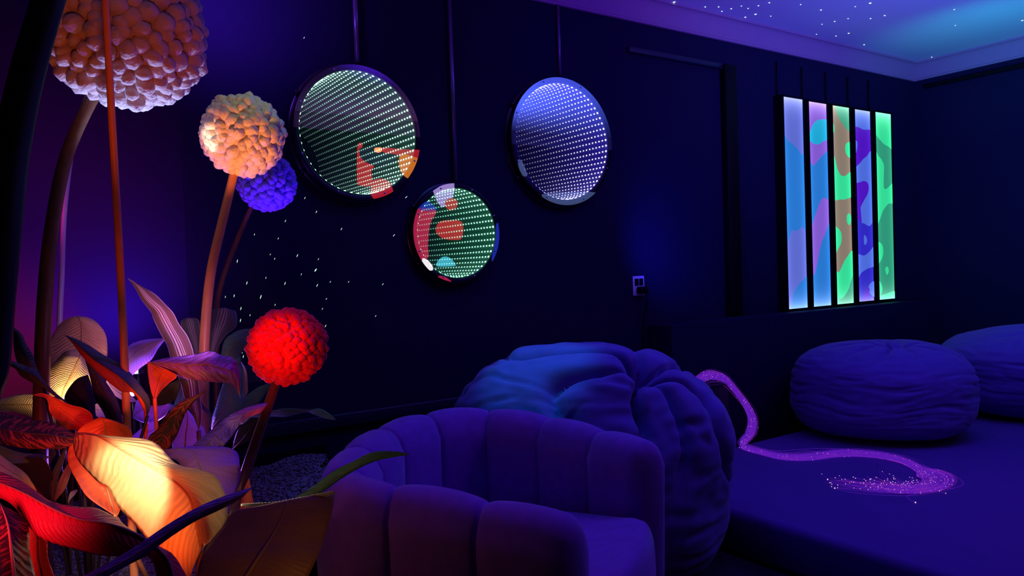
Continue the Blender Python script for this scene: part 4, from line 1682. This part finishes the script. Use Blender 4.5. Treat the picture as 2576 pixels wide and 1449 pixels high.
# --- thin blade crossing the front
r, ft = plant('blade_leaf_plant', 235, 1640, 1.3, 'plant with a narrow violet blade leaf slanting across the bottom left')
leaf(r, S6((632, 1227), (600, 1237, 602, 1247, 600, 1257), (540, 1258, 545, 1271, 546, 1285), (480, 1286, 482, 1301, 490, 1311), (415, 1325, 420, 1343, 426, 1352),
           (350, 1370, 356, 1386, 366, 1397), (288, 1408, 298, 1420, 310, 1427), (215, 1448, 224, 1457, 240, 1466), (120, 1500, 130, 1510, 140, 1520)),
     1.2, 1.05, G_CAL, fold=0.012, tilt=-0.01, rib=0.0018)
r, ft = plant('slender_leaf_plant', 640, 1400, 1.7, 'plant with a slender leaf reaching over the armchair arm')
leaf(r, S6((1031, 1144), (1000, 1136, 1000, 1142, 1000, 1148), (940, 1137, 945, 1149, 950, 1158), (890, 1160, 898, 1170, 906, 1176), (840, 1185, 850, 1197, 858, 1204),
           (790, 1222, 803, 1230, 815, 1235), (735, 1256, 750, 1262, 770, 1264), (680, 1290, 695, 1298, 710, 1300), (640, 1330)),
     1.5, 1.62, G_MID, fold=0.008, rib=0.0014)
stalk_to(r, (640, 1330, 1.62), ft, 0.004, M_STEM)

# --- upper-left tall pale leaves
r, ft = plant('round_leaf_plant', 160, 1160, 2.05, 'plant with two tall round-tipped pale leaves against the blue wall')
leaf(r, S6((192, 795), (166, 804, 200, 801, 226, 801), (146, 822, 206, 818, 250, 818), (127, 858, 207, 850, 267, 846), (121, 900, 206, 890, 270, 892),
           (117, 950, 200, 940, 262, 930), (118, 1000, 190, 990, 245, 985)), 2.02, 2.0, G_BAN, fold=0.02, rib=0.0028, nu=12)
leaf(r, S6((196, 880), (165, 884, 203, 893, 211, 893), (143, 905, 193, 915, 222, 918), (124, 932, 183, 938, 222, 945), (119, 965, 172, 960, 200, 962), (135, 988, 160, 985, 178, 985), (157, 1008)),
     1.93, 1.95, G_PALE, fold=0.02, rib=0.0028, nu=12)
leaf(r, S6((-20, 1010, -20, 1022, -20, 1036), (22, 998, 25, 1018, 25, 1036), (55, 991, 58, 1018, 55, 1042), (90, 992, 95, 1020, 90, 1055), (125, 1000, 125, 1030, 125, 1062), (150, 1020, 145, 1045, 140, 1068)),
     1.95, 1.98, G_PALE, fold=0.015, rib=0.002)
leaf(r, S6((50, 1040), (62, 1015, 75, 1035, 80, 1048), (90, 1000, 105, 1030, 105, 1055), (128, 1010, 132, 1040, 128, 1068), (150, 1030, 148, 1055, 140, 1075)),
     1.97, 1.99, G_PALE, rib=0.001)
leaf(r, S6((113, 1120, 130, 1120, 155, 1120), (112, 1140, 125, 1145, 148, 1135), (113, 1165, 120, 1170, 130, 1160), (122, 1190)), 1.95, 1.97, G_PALE, rib=0)
for a in ((190, 990, 2.0), (157, 1008, 1.95), (145, 1045, 1.98), (122, 1190, 1.97)):
    stalk_to(r, a, ft, 0.005, M_STEM)

# --- dark blade leaves, left
r, ft = plant('dark_blade_plant', 210, 1200, 1.75, 'dark plant with long pointed navy leaves left of the orange stem')
leaf(r, S6((16, 811), (33, 840, 42, 838, 52, 838), (35, 872, 50, 870, 66, 866), (42, 905, 62, 902, 82, 893), (58, 935, 75, 930, 92, 925), (110, 965)),
     1.72, 1.7, G_DARK, fold=0.015, rib=0.0015, ribmat=M_RIBD)
leaf(r, S6((-30, 892, -30, 898, -30, 903), (25, 906, 28, 914, 32, 924), (62, 919, 60, 933, 52, 946), (92, 932, 90, 946, 76, 960), (115, 962, 112, 967, 109, 975), (140, 988, 138, 992, 135, 995), (180, 1020)),
     1.6, 1.66, G_DARK, fold=0.012, tilt=-0.01, rib=0.0015, ribmat=M_RIBD)
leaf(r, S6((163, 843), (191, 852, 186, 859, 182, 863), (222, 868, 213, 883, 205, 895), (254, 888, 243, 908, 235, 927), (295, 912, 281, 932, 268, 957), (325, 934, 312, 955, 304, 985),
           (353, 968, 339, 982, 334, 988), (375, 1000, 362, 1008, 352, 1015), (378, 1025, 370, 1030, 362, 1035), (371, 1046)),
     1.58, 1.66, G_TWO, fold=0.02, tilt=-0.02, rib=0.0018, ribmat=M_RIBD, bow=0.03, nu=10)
leaf(r, S6((208, 885), (221, 925, 230, 925, 242, 922), (231, 965, 248, 965, 266, 960), (240, 1003, 265, 1005, 293, 1003), (262, 1040, 285, 1045, 306, 1048), (280, 1090, 292, 1092, 308, 1090)),
     1.66, 1.68, G_DARK, fold=0.012, rib=0.0015, ribmat=M_RIBD)
leaf(r, S6((221, 943), (190, 957, 208, 962, 228, 962), (163, 998, 200, 998, 238, 1000), (178, 1022, 213, 1028, 240, 1038), (200, 1060, 220, 1062, 245, 1062)),
     1.74, 1.75, G_DARK, fold=0.01, rib=0.0015, ribmat=M_RIBD)
leaf(r, S6((455, 953), (430, 963, 436, 980, 446, 997), (408, 972, 418, 992, 430, 1012), (380, 985, 395, 1000, 405, 1020), (360, 1020)), 1.85, 1.88, G_DARK, rib=0.0012, ribmat=M_RIBD)
leaf(r, S6((-20, 1112, -20, 1130, -20, 1165), (25, 1130, 25, 1145, 30, 1166), (60, 1140, 60, 1150, 65, 1165), (95, 1142, 95, 1150, 92, 1160), (130, 1150)), 1.62, 1.7, G_MID, rib=0.001)
leaf(r, S6((20, 1165, 60, 1150, 110, 1150), (50, 1185, 85, 1175, 125, 1175), (85, 1215, 110, 1205, 135, 1205), (110, 1245, 120, 1240, 135, 1240), (130, 1270)), 1.66, 1.72, G_DARK, rib=0.001, ribmat=M_RIBD)
for a in ((110, 965, 1.7), (180, 1020, 1.66), (371, 1046, 1.66), (292, 1090, 1.68), (220, 1062, 1.75)):
    stalk_to(r, a, ft, 0.0035, M_STEMBLK)

# --- orange leaf + maroon patterned leaf
r, ft = plant('maroon_leaf_plant', 215, 1260, 1.6, 'plant with dark maroon patterned leaf and an orange leaf, far left')
leaf(r, S6((83, 993), (107, 990, 110, 995, 112, 999), (139, 1002, 132, 1008, 122, 1012), (174, 1018, 152, 1028, 125, 1034), (211, 1028, 180, 1048, 142, 1058), (231, 1045, 205, 1066, 168, 1079), (235, 1085)),
     1.5, 1.55, G_RED, fold=-0.015, tilt=-0.01, rib=0.0015, ribmat=M_RIBR)
leaf(r, S6((-60, 1020, -60, 1060, -60, 1100), (-20, 1031, -10, 1073, -20, 1112), (20, 1042, 25, 1082, 20, 1120), (70, 1054, 75, 1090, 72, 1129), (120, 1061, 125, 1093, 120, 1129),
           (165, 1077, 165, 1099, 160, 1128), (205, 1105)), 1.38, 1.52, G_MAR, fold=0.012, tilt=-0.02, rib=0.0015, ribmat=M_RIBD, nu=11)
leaf(r, S6((180, 1110, 200, 1080, 232, 1060), (178, 1140, 195, 1120, 205, 1090), (185, 1180, 195, 1170, 200, 1150), (200, 1230)), 1.56, 1.58, G_MAR, rib=0)
stalk_to(r, (205, 1105, 1.52), ft, 0.004, M_STEMBLK)
stalk_to(r, (235, 1085, 1.55), ft, 0.004, M_STEMBLK)
# green blades in the gap
r, ft = plant('green_blade_plant', 135, 1275, 1.7, 'small tuft of olive green blades lit yellow, below the maroon leaf')
leaf(r, S6((168, 1122), (150, 1150, 156, 1152, 163, 1152), (130, 1195, 138, 1198, 148, 1200), (126, 1235, 133, 1238, 140, 1240), (133, 1260)), 1.68, 1.7, G_MID, rib=0.001)
leaf(r, S6((180, 1155), (160, 1185, 168, 1187, 178, 1188), (143, 1222, 152, 1228, 165, 1228), (138, 1245, 142, 1248, 148, 1250), (137, 1262)), 1.7, 1.7, G_BAN, rib=0.001)
leaf(r, S6((198, 1230), (178, 1238, 182, 1242, 190, 1243), (172, 1255, 175, 1256, 178, 1256), (172, 1268)), 1.75, 1.72, G_PALE, rib=0)

# --- calathea
r, ft = plant('calathea_plant', 398, 1170, 1.72, 'plant with a folded purple banded leaf and red undersides on red stalks')
leaf(r, S6((372, 911), (395, 905, 393, 912, 393, 921), (434, 898, 433, 915, 428, 938), (486, 892, 480, 918, 468, 953), (530, 883, 522, 915, 515, 959), (560, 894, 556, 925, 556, 963),
           (588, 903, 585, 935, 584, 967), (603, 940, 598, 958, 594, 978), (604, 1000)),
     1.72, 1.80, G_CAL, fold=0.018, tilt=-0.015, rib=0.0014, wave=0.003, nu=11, nv=40)
leaf(r, S6((371, 911, 385, 911, 393, 918), (371, 930, 408, 932, 444, 944), (374, 955, 402, 957, 425, 964), (380, 985, 394, 985, 405, 983), (389, 1010)), 1.72, 1.70, G_RED, fold=-0.012, rib=0.0025, ribmat=M_RIBR)
petiole(r, [(389, 1000, 1.70), (392, 1050, 1.70), (398, 1125, 1.71), (399, 1170, 1.72)], 0.0045, M_RIBR)
petiole(r, [(366, 1030, 1.73), (368, 1080, 1.73), (365, 1130, 1.73), (385, 1175, 1.72)], 0.004, M_RIBR)
leaf(r, S6((523, 980), (486, 998, 492, 1000, 499, 1000), (450, 1015, 463, 1021, 474, 1026), (420, 1045, 440, 1048, 461, 1052), (398, 1078, 422, 1082, 450, 1082), (373, 1106, 402, 1112, 438, 1106), (400, 1160)),
     1.66, 1.72, G_MAR, fold=0.015, rib=0.0015, ribmat=M_RIBD)
leaf(r, S6((673, 1015), (655, 1016, 656, 1027, 656, 1037), (612, 1029, 618, 1040, 625, 1050), (575, 1047, 585, 1062, 601, 1072), (537, 1079, 555, 1086, 585, 1096), (508, 1102, 532, 1110, 570, 1114), (482, 1124, 512, 1138, 550, 1140)),
     1.68, 1.62, G_CAL, fold=0.015, tilt=-0.015, rib=0.0015)

# --- striped dracaena
r, ft = plant('striped_leaf_plant', 500, 1120, 1.98, 'plant with tall pink-striped ribbon leaf rising in front of the blue wall')
leaf(r, S6((323, 700), (340, 722, 351, 722, 362, 725), (357, 757, 374, 752, 390, 742), (380, 786, 402, 776, 420, 769), (388, 802, 416, 800, 437, 787), (406, 840, 430, 826, 450, 817), (420, 870, 448, 860, 471, 848),
           (430, 905, 463, 898, 487, 886), (455, 960, 484, 955, 499, 950), (467, 1005, 490, 1003, 503, 1003), (485, 1045, 497, 1045, 506, 1045), (500, 1085)),
     1.88, 1.95, G_STR, fold=0.012, rib=0, wave=0.004, nu=16, nv=60)
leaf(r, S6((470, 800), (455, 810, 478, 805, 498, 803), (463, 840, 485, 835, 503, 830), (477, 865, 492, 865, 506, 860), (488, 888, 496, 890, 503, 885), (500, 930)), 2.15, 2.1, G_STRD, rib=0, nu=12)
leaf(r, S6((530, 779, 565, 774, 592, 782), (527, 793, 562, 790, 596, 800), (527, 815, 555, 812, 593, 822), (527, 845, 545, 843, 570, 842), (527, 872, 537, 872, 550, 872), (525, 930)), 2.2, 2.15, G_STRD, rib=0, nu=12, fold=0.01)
leaf(r, S6((642, 828), (610, 829, 618, 845, 630, 851), (587, 838, 601, 856, 618, 876), (566, 855, 580, 875, 598, 898), (558, 885, 568, 895, 585, 906), (552, 925)), 2.1, 2.05, G_MID, fold=0.015, rib=0.0012)
leaf(r, S6((503, 1000), (498, 1020, 505, 1022, 512, 1020), (520, 1040, 526, 1042, 532, 1040), (525, 1070, 528, 1072, 531, 1070), (515, 1110)), 1.99, 1.98, G_DARK, rib=0)
stalk_to(r, (500, 1085, 1.95), ft, 0.006, M_STEM)
stalk_to(r, (525, 930, 2.15), ft, 0.004, M_STEM)
# --- back right green plant
r, ft = plant('green_leaf_plant', 560, 1090, 2.2, 'bushy green plant behind the striped leaves, one leaf pointing right')
leaf(r, S6((600, 900), (593, 920, 607, 922, 619, 930), (596, 950, 608, 955, 623, 962), (598, 985, 608, 988, 622, 990), (600, 1010)), 2.12, 2.15, G_PALE, rib=0.001)
leaf(r, S6((570, 900, 590, 895, 605, 895), (565, 950, 585, 950, 607, 950), (553, 990, 580, 990, 608, 995), (543, 1025, 565, 1025, 611, 1028), (535, 1050, 550, 1055, 585, 1052), (532, 1080)), 2.1, 2.12, G_MID, fold=0.02, rib=0.0015)
leaf(r, S6((686, 962), (655, 972, 660, 984, 668, 990), (630, 988, 640, 1003, 650, 1015), (608, 1008, 618, 1020, 630, 1028), (595, 1045)), 2.15, 2.15, G_MID, fold=0.01, rib=0.001)
leaf(r, S6((846, 1056), (828, 1040, 822, 1047, 820, 1053), (805, 1028, 797, 1034, 790, 1042), (778, 1030, 775, 1034, 770, 1037), (721, 1027, 720, 1037, 722, 1048), (683, 1033, 680, 1040, 680, 1048), (640, 1042, 640, 1050, 640, 1056), (600, 1070)),
     2.1, 2.18, G_MID, fold=0.008, rib=0.001)
leaf(r, S6((630, 1050, 650, 1050, 665, 1045), (600, 1080, 625, 1085, 650, 1080), (590, 1105, 605, 1110, 620, 1110), (585, 1130)), 2.0, 2.1, G_DARK, rib=0.001)
leaf(r, S6((660, 960), (640, 930, 640, 940, 645, 960), (618, 920, 620, 945, 625, 965), (605, 930, 606, 950, 608, 975), (598, 1000)), 2.25, 2.2, G_DARK, rib=0)
# --- violet back plant
r, ft = plant('violet_lit_plant', 400, 1120, 2.2, 'low plant with pale leaves lit violet, behind the red stalks')
leaf(r, S6((417, 852), (380, 853, 386, 862, 398, 876), (350, 858, 356, 876, 381, 904), (325, 870, 335, 892, 352, 926), (308, 900, 318, 920, 330, 948), (305, 980)), 2.2, 2.15, G_LAV, fold=0.02, rib=0.0012)
leaf(r, S6((429, 1022), (400, 1000, 408, 1022, 415, 1046), (370, 994, 376, 1025, 386, 1063), (345, 1008, 350, 1035, 360, 1062), (335, 1050)), 2.0, 2.05, G_LAV, fold=0.02, rib=0.0012)
leaf(r, S6((470, 1028), (450, 1055, 472, 1060, 498, 1063), (436, 1090, 468, 1092, 515, 1083), (435, 1125, 465, 1127, 510, 1118), (455, 1150)), 1.95, 2.0, G_LAV, fold=0.02, rib=0.0025)
leaf(r, S6((270, 930), (285, 950, 275, 965, 268, 975), (305, 975, 295, 985, 288, 995), (325, 990, 322, 1000, 318, 1010), (345, 1010)), 2.0, 2.05, G_LAV, rib=0.001)
leaf(r, S6((232, 1025), (245, 1015, 243, 1030, 240, 1045), (270, 1020, 268, 1035, 262, 1055), (300, 1040, 298, 1052, 290, 1065), (330, 1060)), 2.0, 2.05, G_LAV, rib=0.001)
leaf(r, S6((310, 1120), (335, 1095, 340, 1105, 348, 1115), (360, 1075, 368, 1090, 375, 1105), (390, 1060, 395, 1080, 400, 1095), (410, 1100)), 1.95, 2.0, G_LAV, rib=0.001)
leaf(r, S6((420, 1010), (430, 1035, 445, 1035, 460, 1030), (440, 1010, 450, 1012, 462, 1010), (450, 985, 456, 986, 465, 985), (455, 965)), 2.05, 2.1, G_MID, rib=0.001)

# --- planter spotlights that can be seen
for j, (px, py, d, w_, h_, col, st, lab) in enumerate((
        (335, 928, 2.18, 20, 24, (0.95, 0.85, 1.0), 9.0, 'small white spotlight shining beside the orange-lit stem'),
        (322, 992, 2.18, 26, 10, (1.0, 0.75, 1.0), 5.0, 'low pinkish spotlight glinting between the leaves'))):
    c = P(px, py, d)
    ww, hh = w_ / FPX * d, h_ / FPX * d
    root = thing('spotlight', (c.x, c.y, c.z), lab, 'lamp', 'small spotlights in the planter')
    bm = bmesh.new()
    add_box(bm, (0, 0.022, 0), (ww * 1.2, 0.035, hh * 1.25))
    bevel_all(bm, 0.002, 2)
    from_bm('housing', bm, root, M_BLKMETAL)
    bm = bmesh.new()
    add_box(bm, (0, 0.002, 0), (ww, 0.006, hh))
    from_bm('lens', bm, root, emit('spot_lens_%d' % j, col, st), smooth=False)
    bm = bmesh.new()
    add_tube(bm, [(0, 0.025, -hh * .5), (0, 0.025, -(c.z - soil_z(c.x, c.y)) - 0.01)], 0.005, 8)
    from_bm('stake', bm, root, M_BLKMETAL)


# ------------------------------------------------------------------ fibre-optic bundle
def mp(px, py, z=MZ):
    return on_plane(px, py, Vector((0, 0, z)), Vector((0, 0, 1)))


land = mp(1868, 1118, MZ + 0.01)
d_l = (land - CAM).dot(_f)
hang = [(1752, 962, d_l - 0.04), (1775, 946, d_l - 0.02), (1800, 945, d_l - 0.01), (1826, 955, d_l), (1852, 985, d_l), (1878, 1020, d_l), (1893, 1055, d_l), (1888, 1090, d_l), (1868, 1116, d_l)]
path = [P(*h) for h in hang]
path[-1].z = MZ + 0.02
flat = [(1872, 1126), (1920, 1140), (1975, 1152), (2040, 1152), (2100, 1144), (2160, 1143), (2215, 1148), (2270, 1160), (2310, 1180)]
path += [mp(x, y, MZ + 0.012) for x, y in flat]
fib = thing('fiber_optic_bundle', (land.x, land.y, MZ), 'glowing violet fiber-optic strand bundle trailing over the mattress', 'light')
rnd = random.Random(5)
M_FIB = emit('violet_fiber_glow', (0.20, 0.018, 0.88), 0.50, sampling=False)
M_FIB2 = emit('pink_fiber_glow', (0.75, 0.06, 0.75), 0.55, sampling=False)
M_TIP = emit('fiber_tip_glow', (1.0, 0.50, 0.75), 1.6, sampling=False)
bm = bmesh.new()
btip = bmesh.new()
cp_ = tubepts(path, 90)
ends_c = [(2410, 1212), (2330, 1238), (2240, 1246), (2150, 1240)]


def spark(b, p, s):
    r_ = bmesh.ops.create_icosphere(b, subdivisions=1, radius=s)
    bmesh.ops.translate(b, verts=r_['verts'], vec=p)


for k in range(210):
    rr = math.sqrt(rnd.random())
    a0 = rnd.uniform(0, 6.28)
    tw = rnd.uniform(-2.5, 2.5)
    stray = 1.0 + (rnd.random() ** 6) * 1.6
    pts = []
    for i, c in enumerate(cp_):
        t = i / 89
        R_ = 0.021 * stray * (0.75 + 0.45 * math.sin(t * 9 + 1) ** 2)
        if t > 0.42 and t < 0.50:
            R_ *= 0.8
        if t > 0.8:
            R_ *= 1 + (t - 0.8) * 3
        a = a0 + tw * t * 2
        tg = cp_[min(i + 1, 89)] - cp_[max(i - 1, 0)]
        tg.normalize()
        side0 = _r if i == 0 else side0
        up2 = tg.cross(side0).normalized()
        sd_ = up2.cross(tg).normalized()
        side0 = sd_
        p = c + sd_ * (math.cos(a) * rr * R_) + up2 * (math.sin(a) * rr * R_ * (1.0 if t < 0.48 else 0.45))
        if t > 0.5:
            p.z = max(p.z, MZ + 0.002)
        pts.append(p)
    # curl: turn round to the right and back to the left, each strand its own radius
    lat = (pts[-1] - cp_[-1]).y / 0.035
    e = max(0.0, min(1.0, 0.42 + 0.6 * lat + rnd.uniform(-0.42, 0.42)))
    endx = rnd.uniform(2085, 2330) if rnd.random() < .55 else rnd.uniform(2180, 2380)
    endy = 1199 + e * 36 + rnd.uniform(-5, 5) + (endx - 2085) * 0.03
    rx_, ry_ = 32 + e * 98 + rnd.uniform(-6, 6), 13 + e * 25
    curl = [(2288 + rx_ * math.cos(math.radians(q)), 1208 + ry_ * math.sin(math.radians(q))) for q in (-58, -28, 0, 30, 65, 100)]
    curl += [((curl[-1][0] + endx) / 2 - 10, 1212 + e * 31 + rnd.uniform(-4, 4)), (endx, endy)]
    cz = [mp(x, y, MZ + 0.003 + 0.014 * rnd.random() * (1 - q / 9)) for q, (x, y) in enumerate(curl)]
    if rnd.random() < 0.12:
        cz.append(mp(endx - rnd.uniform(10, 30), endy - rnd.uniform(8, 25)))
    tail = tubepts([pts[-6], pts[-1]] + cz, 44)[6:]
    pts += tail
    use = pts
    pink = 1 if rnd.random() < 0.10 else 0
    sub = use[::2] + [use[-1]]
    add_tube(bm, sub, 0.00045 if k > 12 else 0.0008, 3, cap=False, mi=pink)
    if rnd.random() < 0.5:
        spark(btip, use[-1], 0.0019)
    for _ in range(2):
        spark(btip, use[rnd.randrange(4, len(use) - 2)], rnd.uniform(0.0008, 0.0016))
# a few loose strays away from the bundle
for pts_ in ([(1900, 1128), (1960, 1134), (2010, 1131), (2060, 1128), (2110, 1130), (2180, 1140)],
             [(1930, 1140), (1990, 1140), (2030, 1134), (2100, 1142)],
             [(2330, 1180), (2390, 1192), (2424, 1215), (2405, 1226), (2370, 1230)],
             [(2400, 1228), (2300, 1246), (2200, 1244), (2140, 1238), (2100, 1228)],
             [(2320, 1240), (2285, 1246), (2286, 1255), (2303, 1264)],
             [(2250, 1222), (2170, 1222), (2110, 1216), (2082, 1206)]):
    q = tubepts([mp(x, y, MZ + 0.003) for x, y in pts_], 30)
    add_tube(bm, q, 0.0008, 3, cap=False, mi=0)
    spark(btip, q[-1], 0.003)
o = keep(from_bm('fiber_strands', bm, None, [M_FIB, M_FIB2]), fib)
tag(o, kind='stuff')
o = keep(from_bm('strand_tips', btip, None, M_TIP), fib)
tag(o, kind='stuff')
